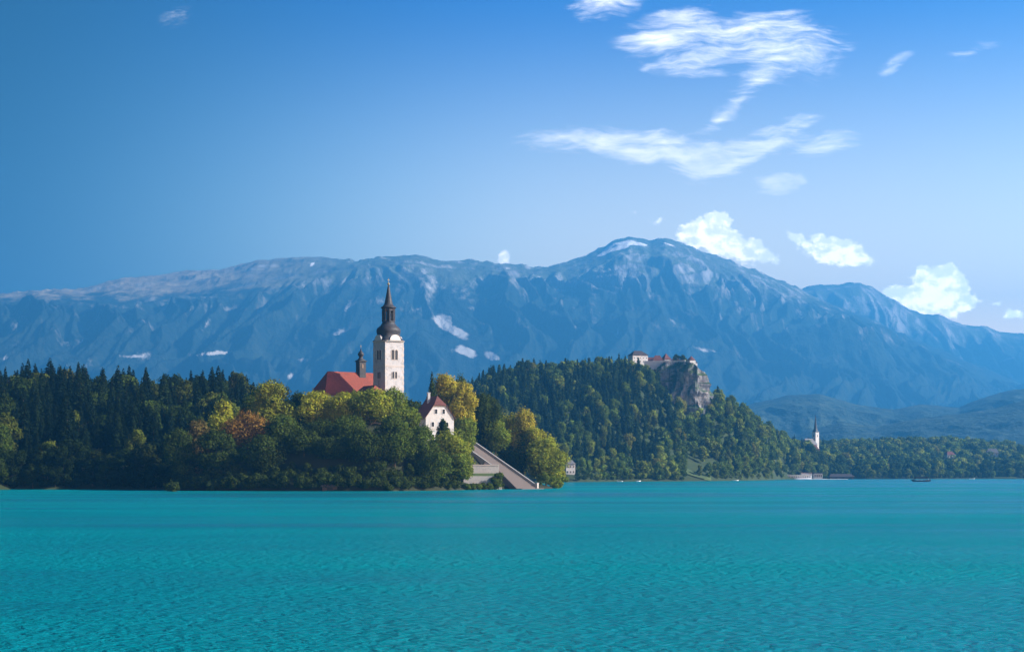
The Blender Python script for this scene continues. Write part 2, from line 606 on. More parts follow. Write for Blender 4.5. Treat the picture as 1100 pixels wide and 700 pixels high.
def lake_mat():
    m, t = material('lake_water')
    gn = t.n('ShaderNodeNewGeometry')
    pos = gn.outputs['Position']
    # wind ripples, broader across the view than along it, with patches of calmer water
    r1 = t.noise(t.mapping(pos, rot=math.radians(6), scale=(1.3, 1.5, 1)), 1.0, 4, .55, .5)
    r2 = t.noise(t.mapping(pos, rot=math.radians(-14), scale=(3.6, 4.4, 1)), 1.0, 3, .6, .4)
    sw = t.noise(t.mapping(pos, rot=math.radians(3), scale=(.07, .11, 1)), 1.0, 4, .55, .5)
    patch = t.noise(t.mapping(pos, scale=(.004, .012, 1)), 1.0, 5, .6, .4)
    h = t.m('ADD', t.m('MULTIPLY', r1, 1.2), t.m('MULTIPLY', r2, .26))
    h = t.m('ADD', h, t.m('MULTIPLY', sw, 1.6))
    bn = t.n('ShaderNodeBump')
    t.put(bn.inputs['Strength'], t.ramp(patch, .34, .66, .35, 1.1))
    bn.inputs['Distance'].default_value = .48
    t.put(bn.inputs['Height'], h)
    # chalky turquoise body of the water
    body = t.mix(t.ramp(patch, .35, .65), (.000, .122, .152), (.000, .192, .208))
    d = t.n('ShaderNodeBsdfDiffuse')
    t.put(d.inputs[0], body)
    t.put(d.inputs['Normal'], bn.outputs[0])
    g = t.n('ShaderNodeBsdfGlossy')
    g.inputs['Roughness'].default_value = .14
    g.inputs['Color'].default_value = (.60, .86, 1, 1)
    t.put(g.inputs['Normal'], bn.outputs[0])
    # reflection grows as a ripple's face turns edge-on
    lw = t.n('ShaderNodeLayerWeight')
    t.put(lw.inputs['Normal'], bn.outputs[0])
    mx = t.n('ShaderNodeMixShader')
    # lanes of wind: smoother water mirrors more of the sky
    lane = t.noise(t.mapping(pos, rot=math.radians(-5), scale=(.0035, .022, 1)), 1.0, 5, .6, .6)
    t.put(mx.inputs[0], t.m('MULTIPLY', t.m('MULTIPLY_ADD', t.m('POWER', t.ramp(lw.outputs['Facing'], .72, 1.0, 0, 1, smooth=False), 1.7), .80, .03), t.ramp(lane, .34, .66, .62, 1.35)))
    t.put(mx.inputs[1], d.outputs[0])
    t.put(mx.inputs[2], g.outputs[0])
    o = t.n('ShaderNodeOutputMaterial')
    t.put(o.inputs[0], mx.outputs[0])
    return m


# ------------------------------------------------------------------ the lake and the land
def structure(name, me):
    o = link(bpy.data.objects.new(name, me))
    o['kind'] = 'structure'
    return o


MB().box(-8000, 8000, -300, 16500, -1.5, 0).build('lake', lake_mat())['kind'] = 'structure'

M['forest_floor'] = surf('forest_floor', (.028, .042, .012), .5, .02, 1, coord='Object')


def heightfield(name, xs, ys, fn, mat, smooth=True):
    X, Y = np.meshgrid(xs, ys)
    Z = fn(X, Y)
    V = np.stack([X, Y, Z], -1).reshape(-1, 3)
    return structure(name, np_mesh(name, V, grid_faces(len(ys), len(xs)), [mat], smooth=smooth))


def sstep(a, b, x):
    t = np.clip((x - a) / (b - a), 0, 1)
    return t * t * (3 - 2 * t)


LEFT_CREST = [(-300, 37), (-60, 37), (0, 37), (60, 39), (120, 37), (190, 34), (230, 37), (262, 34), (290, 25), (320, 16), (360, 6), (420, -2), (500, -4)]


def z_left(x, y):
    px = CX + F * x / y
    ds = 622 + 10 * np.sin(px / 37.0) + 5 * np.sin(px / 13.0)
    t = np.clip((y - ds) / (795 - ds), -.2, 1.0)
    zc = interp(LEFT_CREST, px)
    z = np.where(t > 0, zc * np.clip(t, 1e-3, 1) ** .8, t * 12)
    z = np.where((t > 0) & (zc > 0), z + .5, z) + 1.6 * fbm(x / 40, y / 40, 3) * (t > .05)
    return np.where(y > 830, z - (y - 830) * .15, z)


CASTLE_CREST = [(440, 470), (480, 446), (505, 428), (525, 416), (560, 408), (600, 408), (640, 406), (665, 403), (688, 400), (700, 412), (720, 428),
                (745, 446), (758, 444), (766, 434), (790, 448), (820, 468), (850, 487), (870, 494), (900, 498), (1000, 500), (1200, 502)]


def castle_shore(px):
    return interp([(400, 1120), (560, 1130), (620, 1150), (700, 1240), (760, 1290), (800, 1370), (828, 1500), (842, 1640), (874, 1652), (886, 1725), (930, 1790), (1300, 1900)], px)


def z_castle(x, y):
    px = CX + F * x / y
    ds = castle_shore(px) + 6 * np.sin(px / 17)
    dc = 1490.0 + np.maximum(px - 790, 0) * 4.5
    t = (y - ds) / (dc - ds)
    zc = H0 + (HY - interp(CASTLE_CREST, px)) / F * dc
    tt = np.clip(t, 1e-4, 1)
    z = np.where(t > 0, zc * (0.35 * tt + 0.65 * sstep(-.05, 1.0, tt)) + .5, t * 15)
    z = z + 3.0 * fbm(x / 60, y / 60, 3) * sstep(.08, .3, t)
    return np.where(y > dc + 40, z - (y - dc - 40) * .2, z)


def z_right(x, y):
    px = CX + F * x / y
    ds = interp([(760, 1900), (840, 1740), (900, 1760), (1000, 1790), (1100, 1830), (1300, 1880)], px) + 8 * np.sin(px / 23)
    t = (y - ds) / 560.0
    top = interp([(800, 26), (870, 34), (900, 34), (980, 36), (1040, 38), (1100, 30), (1300, 30)], px)
    z = np.where(t > 0, .8 + top * sstep(.06, 1, t), t * 20)
    return z + 1.5 * fbm(x / 80, y / 80, 3) * sstep(.1, .3, t)


heightfield('hill', np.arange(-420, -30, 6.0), np.arange(600, 1000, 6.0), z_left, M['forest_floor'])
heightfield('hill', np.arange(-120, 420, 8.0), np.arange(1090, 1720, 8.0), z_castle, M['forest_floor'])
heightfield('land', np.arange(180, 1300, 14.0), np.arange(1700, 2760, 14.0), z_right, M['forest_floor'])
heightfield('land', np.arange(-5000, 5000, 100.0), np.arange(2300, 5200, 100.0), lambda x, y: 12 + 10 * fbm(x / 700, y / 700, 3), M['forest_floor'])

ISLAND = [(-118, 577), (-100, 569), (-75, 563), (-45, 563), (-25, 580), (-16, 607), (-12, 626), (-2, 634), (11, 645), (16, 660), (17, 682), (10, 700), (-10, 716), (-50, 716), (-90, 690), (-116, 640), (-124, 603)]


def poly_dist(poly, x, y):
    """signed distance to a polygon, positive inside"""
    x, y = np.asarray(x, float), np.asarray(y, float)
    d = np.full(x.shape, 1e9)
    inside = np.zeros(x.shape, bool)
    n = len(poly)
    for i in range(n):
        (x0, y0), (x1, y1) = poly[i], poly[(i + 1) % n]
        ex, ey = x1 - x0, y1 - y0
        t = np.clip(((x - x0) * ex + (y - y0) * ey) / (ex * ex + ey * ey), 0, 1)
        d = np.minimum(d, np.hypot(x - x0 - t * ex, y - y0 - t * ey))
        c = ((y0 > y) != (y1 > y)) & (x < (x1 - x0) * (y - y0) / ((y1 - y0) if y1 != y0 else 1e-9) + x0)
        inside ^= c
    return np.where(inside, d, -d)


def z_island(x, y):
    d = poly_dist(ISLAND, x, y)
    cap = interp([(-125, 12), (-95, 17), (-75, 24), (-40, 24.5), (-25, 20), (-10, 16), (5, 11), (20, 5)], x)
    z = np.where(d > 0, .5 + (cap - .5) * sstep(0, 34, d + 3), d * .6)
    return z + .5 * fbm(x / 9, y / 9, 3) * (d > 3)


heightfield('island', np.arange(-132, 32, 2.0), np.arange(552, 726, 2.0), z_island, M['soil'])


def gz(fn, x, y):
    return float(fn(np.array([float(x)]), np.array([float(y)]))[0])


# ------------------------------------------------------------------ mountains
RIDGE = [(-400, 340), (-150, 330), (0, 318), (20, 314), (60, 311), (90, 310), (130, 299), (170, 296), (200, 291), (235, 289), (270, 281), (300, 276.5), (325, 275), (350, 275.5),
         (372, 279), (388, 283), (405, 279), (430, 276.5), (452, 276), (470, 281), (490, 283.5), (505, 281), (520, 282.5), (545, 284), (570, 289), (588, 288), (608, 283), (632, 275),
         (648, 267), (660, 259), (668, 256.5), (676, 256), (688, 257.5), (698, 262), (706, 259), (714, 258), (728, 262), (745, 268), (770, 277), (800, 288), (830, 300), (862, 314),
         (900, 330), (950, 351), (1000, 372), (1050, 394), (1100, 414), (1200, 445), (1500, 470)]
EDGE = [(-400, 342), (-150, 332), (0, 321), (40, 321), (80, 325), (108, 327), (150, 325), (200, 318), (240, 311), (280, 303), (310, 296), (340, 292), (368, 289), (386, 286),
        (405, 283), (430, 281), (452, 281), (470, 286), (500, 288), (545, 289), (570, 293), (608, 288), (632, 280), (650, 272), (662, 265), (676, 262), (698, 266), (714, 262), (745, 272),
        (800, 292), (862, 318), (900, 334), (1000, 376), (1100, 418), (1200, 449), (1500, 474)]


def mountain(name, px0, px1, dfoot, dedge, dridge, foot, edge, ridge, mat, seed, amp=1.0, step=1.6, rows=330, spread=1.0):
    px = np.arange(px0, px1, step)
    te = .80
    tt = np.concatenate([np.linspace(0, te, int(rows * .78)), np.linspace(te, 1, int(rows * .16))[1:], np.linspace(1, 1.35, int(rows * .1))[1:]])
    PXg, T = np.meshgrid(px, tt)
    # the plan of the crest wanders, so that spurs come forward
    wob = fbm(PXg / 190 + seed, PXg * 0 + 2.2 + seed, 3) * 700 * spread + 420 * spread * np.tanh((PXg - 497) / 40) * np.exp(-((PXg - 497) / 90) ** 2)
    D = np.where(T <= te, dfoot + (dedge + wob - dfoot) * (T / te), np.where(T <= 1, dedge + wob + (dridge - dedge) * (T - te) / (1 - te), dridge + wob + (T - 1) * 9000))
    X = (PXg - CX) / F * D
    ze = H0 + (HY - interp(edge, PXg)) / F * (dedge + wob)
    zr = H0 + (HY - interp(ridge, PXg)) / F * (dridge + wob)
    u = np.clip(T / te, 0, 1)
    g = .36 * u ** 1.3 + .64 * sstep(.45, 1.03, u)          # gentle wooded foot, steep upper wall
    z = np.where(T <= te, foot + (ze - foot) * g, np.where(T <= 1, ze + (zr - ze) * ((T - te) / (1 - te)) ** .8, zr - (T - 1) * 3200))
    # spurs and gullies that run down the wall
    wx = X + 500 * fbm(X / 1400 + seed, D / 1400, 3)
    a = ridged(wx / 1100 + seed, D / 6000, 2, .5) - .75
    b = ridged(wx / 210 + seed, D / 2600 + 3, 4, .55) - .8
    c = fbm(X / 80 + seed, D / 420, 4)
    env = sstep(.08, .5, u) * (1 - sstep(.86, 1.0, u) * .93)
    env = env * (1 - .85 * np.exp(-((PXg - 497) / 34) ** 2))            # the open flank with the big scree fan
    z = z + amp * (env * (110 * a + 74 * b) + (24 * env + 6) * c)
    back = sstep(0, .12, T - te) * (T < 1) * (1 - sstep(.9, 1, T))
    z = z + amp * back * (28 * (ridged(X / 500 + 4, D / 420 + seed, 4) - .8))
    V = np.stack([X, D, z], -1).reshape(-1, 3)
    o = structure(name, np_mesh(name, V, grid_faces(len(tt), len(px)), [], smooth=True))
    if callable(mat):
        def on_slope(px_, py_, rx, ry, an=0, w=1.0):
            """the place on this slope seen at a bearing and height, as a patch in metres (x, z)"""
            ci = int(np.argmin(np.abs(px - px_)))
            q = V.reshape(len(tt), len(px), 3)[:, ci]
            v_ = q[int(np.argmax(HY - (q[:, 2] - H0) / q[:, 1] * F <= py_))]     # the first row, front to back, that rises to it
            k = v_[1] / F
            return (v_[0], v_[2], rx * k, ry * k, an, w)
        mat = mat(on_slope)
    o.data.materials.append(mat)
    return o


main_mat = lambda mt: mountain_mat('mountain_ground', 1150,
    [mt(477, 345, 10, 14, 35, 1.9), mt(487, 356, 22, 8, -38, 1.9), mt(500, 377, 16, 7, -25, 1.9), mt(527, 382, 13, 6, -30, 1.3), mt(365, 357, 14, 5, 10, .9), mt(372, 332, 5, 18, -12, .6),
     mt(232, 381, 24, 3.5, 12, 1.0), mt(146, 384, 18, 4, 8, .9), mt(326, 388, 9, 5, -20, .7), mt(311, 405, 5, 8, 0, .9), mt(222, 350, 4, 14, -14, .5), mt(755, 376, 22, 4, -12, .6)],
    [mt(664, 264, 24, 10, 28, 2.2), mt(683, 261, 16, 6, -10, 1.8), mt(722, 264, 20, 5, -25, .6), mt(646, 274, 10, 4, 20, .7), mt(335, 284, 2.5, 6, 0, 1.0)])
mountain('mountain', -330, 1430, 4300, 10800, 12200, 20, EDGE, RIDGE, main_mat, 1.7)
FAR = [(700, 400), (800, 350), (840, 324), (862, 310), (880, 307), (900, 306), (912, 303.5), (924, 304), (936, 309), (950, 318), (962, 322), (975, 331), (992, 337), (1008, 337), (1022, 345), (1040, 349), (1060, 350), (1075, 357), (1100, 359), (1200, 372), (1500, 420)]
FAR_E = [(p, q + 4) for p, q in FAR]
far_mat = lambda mt: mountain_mat('far_mountain_ground', 1050, [mt(1010, 385, 30, 3, 0, .6), mt(1085, 388, 14, 3, 20, .6)])
mountain('mountain', 690, 1430, 9000, 13300, 13800, 100, FAR_E, FAR, far_mat, 5.3, .9, 1.8, 220, .3)
FOOT = [(300, 520), (560, 500), (700, 470), (760, 452), (800, 436), (845, 425), (880, 423), (920, 434), (960, 440), (990, 434), (1030, 438), (1060, 426), (1090, 418), (1120, 416), (1200, 410), (1400, 430)]
FOOT_E = [(p, q + 6) for p, q in FOOT]
foot_mat = mountain_mat('foothill_ground', 2500, None, tone=1.9)
mountain('mountain', 560, 1330, 3300, 5300, 5700, 12, FOOT_E, FOOT, foot_mat, 8.1, .3, 1.6, 200, .35)
FOOT2 = [(500, 505), (780, 492), (830, 478), (870, 462), (905, 452), (940, 458), (990, 448), (1030, 444), (1070, 438), (1100, 430), (1180, 425), (1400, 440)]
mountain('mountain', 640, 1330, 2900, 4300, 4500, 12, [(p, q + 5) for p, q in FOOT2], FOOT2, foot_mat, 11.4, .22, 1.6, 160, .2)

# ------------------------------------------------------------------ the air
mh, th = material('haze_air')
pv = th.n('ShaderNodeVolumePrincipled')
pv.inputs['Color'].default_value = (.07, .44, 1.0, 1)
pv.inputs['Density'].default_value = 1.32e-4
pv.inputs['Anisotropy'].default_value = 0.36
mh.cycles.volume_sampling = 'DISTANCE'
oh = th.n('ShaderNodeOutputMaterial')
th.put(oh.inputs['Volume'], pv.outputs[0])
MB().box(-8300, 8300, -340, 17200, -3.5, 1880).build('haze', mh)['kind'] = 'stuff'

# ------------------------------------------------------------------ trees
def quads(c, nrm, size, rg, asp=1.0):
    """leaf-clump faces round the centres c, roughly square to the directions nrm"""
    n = len(c)
    nrm = nrm / np.maximum(np.linalg.norm(nrm, axis=1, keepdims=True), 1e-6)
    r = rg.normal(size=(n, 3))
    u = np.cross(nrm, r)
    u /= np.maximum(np.linalg.norm(u, axis=1, keepdims=True), 1e-6)
    w = np.cross(nrm, u)
    s = (size * rg.uniform(.6, 1.35, n))[:, None]
    bend = nrm * s * rg.uniform(-.25, .25, (n, 1))
    V = np.stack([c - u * s * .5 * asp, c - w * s * .42 + bend, c + u * s * .5 * asp, c + w * s * .42 + bend], 1).reshape(-1, 3)
    return V


def crown_broad(rg, h, r, base, n, leaf, lobes=16, top=1.0, lean=(0, 0)):
    """leaf faces of a broad crown between base and h, built of uneven boughs"""
    zc, hz = (base + h) / 2, (h - base) / 2
    L = []
    for i in range(lobes):
        d = rg.normal(size=3)
        d /= np.linalg.norm(d)
        k = rg.uniform(.35, .74)
        lr = rg.uniform(.26, .46)
        taper = 1.0 if d[2] < 0 else 1 - .3 * d[2] * top
        L.append((d[0] * r * k * taper, d[1] * r * k * taper, zc + d[2] * hz * .72, lr * r, lr * hz * rg.uniform(.62, .95) if hz > r else lr * r * .9, rg.uniform(.78, 1.22)))
    L = np.array(L)
    w = L[:, 3] ** 2
    pick = rg.choice(lobes, n, p=w / w.sum())
    d = rg.normal(size=(n, 3))
    d[:, 2] += .25
    d /= np.linalg.norm(d, axis=1, keepdims=True)
    rad = rg.uniform(.5, 1.06, n) ** .5 * np.where(rg.uniform(size=n) < .1, rg.uniform(1.0, 1.28, n), 1.0)
    # ragged surface: each bough carries lumps of its own
    lump = 1 + .24 * np.sin(d[:, 0] * 7 + pick * 1.7) * np.sin(d[:, 1] * 6 + pick) + .1 * np.sin(d[:, 2] * 11 + pick * 2.3)
    c = np.stack([L[pick, 0] + d[:, 0] * L[pick, 3] * rad * lump, L[pick, 1] + d[:, 1] * L[pick, 3] * rad * lump, L[pick, 2] + d[:, 2] * L[pick, 4] * rad * lump], 1)
    c[:, 0] += lean[0] * (c[:, 2] / h) ** 2
    c[:, 1] += lean[1] * (c[:, 2] / h) ** 2
    c[:, 2] = np.maximum(c[:, 2], .15)
    V = quads(c, d + rg.normal(size=(n, 3)) * .36, leaf, rg)
    tint = L[pick, 5] * rg.uniform(.72, 1.28, n)
    warm = rg.uniform(.88, 1.12, n)
    col = np.stack([tint * warm, tint, tint * .95], 1)
    return V, np.repeat(col, 4, 0)


def crown_conifer(rg, h, r, base, n, leaf, tiers=13):
    u = 1 - np.sqrt(rg.uniform(0, 1, n))
    u = u ** .92
    a = rg.uniform(0, 2 * np.pi, n)
    ph = (u * tiers + .22 * np.sin(a * 3 + 2) + .15 * np.sin(a * 5)) % 1.0
    tier = np.floor(u * tiers + .22 * np.sin(a * 3 + 2) + .15 * np.sin(a * 5)).astype(int)
    tr = rg.uniform(.78, 1.15, tiers + 3)[np.clip(tier, 0, tiers + 2)]
    bough = .82 + .25 * np.cos(a * 7 + tier * 1.9) * np.cos(a * 2 + tier)
    R_ = r * (1 - u) ** .82 * (1.05 - .52 * ph) * tr * bough + .03 * r
    rr = R_ * np.sqrt(rg.uniform(.18, 1, n))
    z = base + (h - base) * u - .12 * rr
    c = np.stack([np.cos(a) * rr, np.sin(a) * rr, z], 1)
    nr = np.stack([np.cos(a) * .6, np.sin(a) * .6, np.full(n, .8)], 1) + rg.normal(size=(n, 3)) * .45
    V = quads(c, nr, leaf * (1.15 - .6 * u), rg, 1.3)
    tint = rg.uniform(.7, 1.3, n) * rg.uniform(.85, 1.15, tiers + 3)[np.clip(tier, 0, tiers + 2)]
    return V, np.repeat(np.stack([tint, tint, tint], 1), 4, 0)


def trunk_geo(h, r0, rg, top=.8, limbs=5, spread=.3):
    mb = MB()
    p = Vector((0, 0, -1.0))
    for k in range(4):
        q = Vector((rg.uniform(-.03, .03) * h, rg.uniform(-.03, .03) * h, h * top * (k + 1) / 4))
        mb.tube(p, q, r0 * (1 - .22 * k), r0 * (1 - .22 * (k + 1)), 6)
        p = q
    for k in range(limbs):
        z = h * rg.uniform(.3, .65)
        a = rg.uniform(0, 2 * math.pi)
        l = h * spread * rg.uniform(.7, 1.1)
        mb.tube((0, 0, z), (math.cos(a) * l, math.sin(a) * l, z + l * .8), r0 * .35, r0 * .08, 5)
    return mb


def leaf_mesh(name, V, col):
    return np_mesh(name, V, np.arange(len(V)).reshape(-1, 4), [M['leaf']], col=col)


def tree_mesh(name, V, col, tr):
    """one mesh: leaves and trunk (for trees whose trunk stands hidden in a wood)"""
    tv, tf = [], []
    for f in tr.f:
        if len(f) == 4:
            tf.append(f)
        else:
            for i in range(0, len(f) - 2, 2):
                tf.append((f[0], f[i + 1], f[i + 2], f[min(i + 3, len(f) - 1)]) if i + 3 < len(f) else (f[0], f[i + 1], f[i + 2], f[0]))
    tf = [f for f in tf if len(set(f)) == 4]
    TV = np.array(tr.v)
    nV = len(V)
    faces = np.concatenate([np.arange(nV).reshape(-1, 4), np.array(tf) + nV])
    mi = np.concatenate([np.zeros(nV // 4, int), np.ones(len(tf), int)])
    return np_mesh(name, np.concatenate([V, TV]), faces, [M['leaf'], M['bark']], mat_idx=mi, col=np.concatenate([col, np.ones((len(TV), 3))]))


# shapes shared by the trees of the woods (unit height 1 m = scaled per tree)
NK, NB = 9, 10
con_proto, broad_proto = [], []
for i in range(NK):
    rg = np.random.default_rng(100 + i)
    h, r = 22.0, rg.uniform(4.0, 5.6)
    V, c = crown_conifer(rg, h, r, 1.0, 2600, .95, int(rg.integers(11, 16)))
    con_proto.append(tree_mesh('conifer_tree', V, c, trunk_geo(h, .32, rg, .9, 0)))
for i in range(NB):
    rg = np.random.default_rng(200 + i)
    h, r = 18.0, rg.uniform(5.6, 7.2)
    V, c = crown_broad(rg, h, r, 1.5, 3600, .95, int(rg.integers(13, 20)))
    broad_proto.append(tree_mesh('broadleaf_tree', V, c, trunk_geo(h, .38, rg)))

CON_TONES = [('dark green', (.022, .040, .018)), ('blackish green', (.015, .028, .014)), ('deep green', (.032, .055, .020))]
BR_TONES = [('mid green', (.085, .128, .022)), ('dark leafy green', (.044, .072, .016)), ('bright green', (.14, .172, .026)), ('olive green', (.10, .125, .024)), ('golden green', (.15, .155, .03))]
woods = []          # dicts: x, y, z, h, kind, tone, zone


def scatter(x0, x1, y0, y1, step, rg):
    xs = np.arange(x0, x1, step)
    ys = np.arange(y0, y1, step)
    X, Y = np.meshgrid(xs, ys)
    X = X + (np.arange(len(ys))[:, None] % 2) * step * .5
    return X.ravel() + rg.uniform(-.38, .38, X.size) * step, Y.ravel() + rg.uniform(-.38, .38, X.size) * step


rg = np.random.default_rng(11)
# the slope behind the island, mostly spruce, broadleaves along the water
X, Y = scatter(-330, -60, 628, 850, 9.2, rg)
Z = z_left(X, Y)
for x, y, z in zip(X, Y, Z):
    px = CX + F * x / y
    if z < .3 or px > 400 or px < -190: continue
    shore = z < 9
    leafy = rg.uniform() < (.78 if shore else (.62 if fbm(np.array([x / 38]), np.array([y / 38]), 2)[0] > .12 else .08))
    if leafy:
        woods.append(dict(x=x, y=y, z=z, h=rg.uniform(10, 17) if shore else rg.uniform(15, 22), kind='b', tone=int(rg.choice(5, p=[.27, .45, .12, .13, .03])), zone='slope'))
    else:
        woods.append(dict(x=x, y=y, z=z, h=rg.uniform(13, 23) if rg.uniform() < .8 else rg.uniform(22, 27), kind='c', tone=int(rg.choice(3, p=[.4, .38, .22])), zone='slope'))
# the castle hill, mixed wood with more broadleaves towards the water and the sun
X, Y = scatter(-130, 420, 1120, 1800, 9.6, rg)
Z = z_castle(X, Y)
for x, y, z in zip(X, Y, Z):
    px = CX + F * x / y
    if z < .8 or px < 470 or (602 < px < 620 and y < 1185) or (y > 1560 and px < 775) or px > 905: continue
    if 842 < px < 888 and y < 1676: continue
    if 861 < px < 884 and y > 1780: continue
    if 674 < px < 692 and y > 1462 or 714 < px < 752 and y > 1430 or 690 < px <= 714 and y > 1478: continue
    if 752 <= px < 768 and 1440 < y < 1540: continue
    if 732 < px < 768 and y - float(castle_shore(np.array([px]))[0]) < 55: continue
    n_ = fbm(np.array([x / 70]), np.array([y / 90]), 2)[0]
    leafy = rg.uniform() < np.clip(.28 + n_ * .9 + (px - 600) / 300, .12, .94)
    if z < 10: leafy = rg.uniform() < .9
    if leafy:
        woods.append(dict(x=x, y=y, z=z, h=rg.uniform(10, 16) if z < 10 else rg.uniform(12, 19), kind='b', tone=int(rg.choice(5, p=[.36, .24, .24, .13, .03])), zone='castle'))
    else:
        woods.append(dict(x=x, y=y, z=z, h=rg.uniform(14, 22), kind='c', tone=int(rg.choice(3, p=[.45, .2, .35])), zone='castle'))
# park trees on the far shore
X, Y = scatter(250, 1000, 1660, 2420, 15.5, rg)
Z = np.maximum(z_right(X, Y), z_castle(X, Y))
for x, y, z in zip(X, Y, Z):
    px = CX + F * x / y
    if z < .7 or px < 838 or px > 1190: continue
    if 838 < px < 888 and y < 1676 or 888 <= px < 922 and y < 1760: continue
    if 861 < px < 884 and 1850 < y < 2060: continue
    if 1062 < px < 1092 and y < 1850: continue
    if rg.uniform() < .84:
        woods.append(dict(x=x, y=y, z=z, h=rg.uniform(13, 23), kind='b', tone=int(rg.choice(5, p=[.33, .36, .16, .13, .02])), zone='park', wide=rg.uniform(1.0, 1.35)))
    else:
        woods.append(dict(x=x, y=y, z=z, h=rg.uniform(15, 24), kind='c', tone=int(rg.choice(3)), zone='park'))
# rows along the promenade at the foot of the castle hill
def shore_row(px0, px1, step, fn, Dfn, zone, hs, tones, off=(1, 6)):
    px = px0
    while px < px1:
        if 602 < px < 620:
            px += step
            continue
        ds = Dfn(px)
        D = ds + rg.uniform(*off)
        x = PX(px, D)
        woods.append(dict(x=x, y=D, z=max(gz(fn, x, D), .4), h=rg.uniform(*hs), kind='b', tone=int(rg.choice(tones)), zone=zone, wide=rg.uniform(1.05, 1.5)))
        px += step * rg.uniform(.7, 1.3)


ldist = lambda px: 622 + 10 * math.sin(px / 37.0) + 5 * math.sin(px / 13.0)
cdist = lambda px: float(castle_shore(np.array([px]))[0]) + 6 * math.sin(px / 17)
shore_row(-150, 230, 9, z_left, ldist, 'slope', (5, 11), [1, 1, 0, 1], (-1.5, 2))
shore_row(-150, 230, 13, z_left, ldist, 'slope', (9, 15), [1, 0, 3, 1], (6, 14))
shore_row(596, 734, 6, z_castle, cdist, 'castle', (5, 10), [0, 1, 1, 2])
shore_row(770, 836, 6, z_castle, cdist, 'castle', (4, 7), [0, 1, 2, 3])
shore_row(888, 1190, 6.5, z_right, lambda px: float(interp([(760, 1900), (840, 1740), (900, 1760), (1000, 1790), (1100, 1830), (1300, 1880)], px)) + 8 * math.sin(px / 23), 'park', (6, 12), [0, 1, 1, 3])
for i in range(17):
    px = 752 + i * 8.2 + rg.uniform(-2, 2)
    D = float(castle_shore(np.array([px]))[0]) + 16 + rg.uniform(-4, 4)
    x = PX(px, D)
    woods.append(dict(x=x, y=D, z=gz(z_castle, x, D), h=rg.uniform(9, 14), kind='b', tone=int(rg.choice([0, 2, 3, 0])), zone='promenade', wide=1.05))

for w in woods:
    w['px'] = CX + F * w['x'] / w['y']
    w['size'] = w['h'] / w['y'] * (1 if -15 < w['px'] < 1115 else 0) * (0 if (w['zone'] == 'slope' and w['px'] > 312) else 1)
ZONE = {'slope': 'on the dark wooded slope behind the island', 'castle': 'on the wooded hill below the castle', 'park': 'in the far shore park', 'promenade': 'in the shoreline row under the castle hill'}
GROUP = {'slope': 'on the slope behind the island', 'castle': 'on the castle hill', 'park': 'in the far shore park', 'promenade': 'along the promenade'}


def where(w):
    if w['zone'] == 'slope':
        return 'beside the water' if w['z'] < 8 else ('halfway up' if w['z'] < 30 else 'at the crest')
    if w['zone'] == 'castle':
        return 'near the water' if w['z'] < 15 else ('halfway up' if w['z'] < 65 else 'near the top')
    if w['zone'] == 'park':
        return 'near the water' if w['z'] < 8 else 'back from the water'
    return ''


rest = []
for kind, protos, tones, cat, nm, h0, limit in (('c', con_proto, CON_TONES, 'conifer', 'conifer_tree', 22.0, 300), ('b', broad_proto, BR_TONES, 'broadleaf tree', 'broadleaf_tree', 18.0, 292 - 48)):
    ws = sorted((w for w in woods if w['kind'] == kind), key=lambda w: -w['size'])
    for i, w in enumerate(ws):
        s = w['h'] / h0
        wd = s * (rg.uniform(.95, 1.4) if kind == 'c' else rg.uniform(.86, 1.14)) * w.get('wide', 1.0)
        rz = rg.uniform(0, 6.28)
        pr = int(rg.integers(len(protos)))
        tone, colr = tones[w['tone']]
        v = rg.uniform(.8, 1.25) * ((.55 if w['z'] > 6 else .30) if w['zone'] == 'slope' else 1)  # the hillside's shade is put into the slope trees' leaf colour, most near the water
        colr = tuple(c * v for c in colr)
        if i < limit and w['size'] > 0:
            o = bpy.data.objects.new(nm, protos[pr])
            o.location = (w['x'], w['y'], w['z'] - .3)
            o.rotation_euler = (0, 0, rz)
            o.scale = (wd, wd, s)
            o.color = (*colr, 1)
            link(o)
            wh = where(w)
            shape = 'pointed conifer' if kind == 'c' else 'rounded tree'
            tag(o, ' '.join(x for x in (tone, shape, wh, ZONE[w['zone']]) if x), cat, '%s %ss %s %s' % (tone, 'conifer' if kind == 'c' else 'broadleaf tree', wh, GROUP[w['zone']]))
        else:
            rest.append((kind, w, s, wd, rz, colr))
# the far remainder of the woods as one mass
lows = {'c': [], 'b': []}
for i in range(5):
    g_ = np.random.default_rng(300 + i)
    lows['c'].append(crown_conifer(g_, 22.0, 4.0, .8, 620, 1.7, 10))
    lows['b'].append(crown_broad(g_, 18.0, 6.4, .8, 720, 1.75, 14))
Vs, Cs = [], []
for kind, w, s, wd, rz, colr in rest:
    V, c = lows[kind][int(rg.integers(5))]
    ca, sa = math.cos(rz), math.sin(rz)
    Vs.append(np.stack([(V[:, 0] * ca - V[:, 1] * sa) * wd + w['x'], (V[:, 0] * sa + V[:, 1] * ca) * wd + w['y'], V[:, 2] * s + w['z'] - .3], 1))
    Cs.append(c * np.array(colr))
wood = link(bpy.data.objects.new('forest', leaf_mesh('forest', np.concatenate(Vs), np.concatenate(Cs))))
tag(wood, kind='stuff')
print('TREES individual', len(woods) - len(rest), 'rest', len(rest))

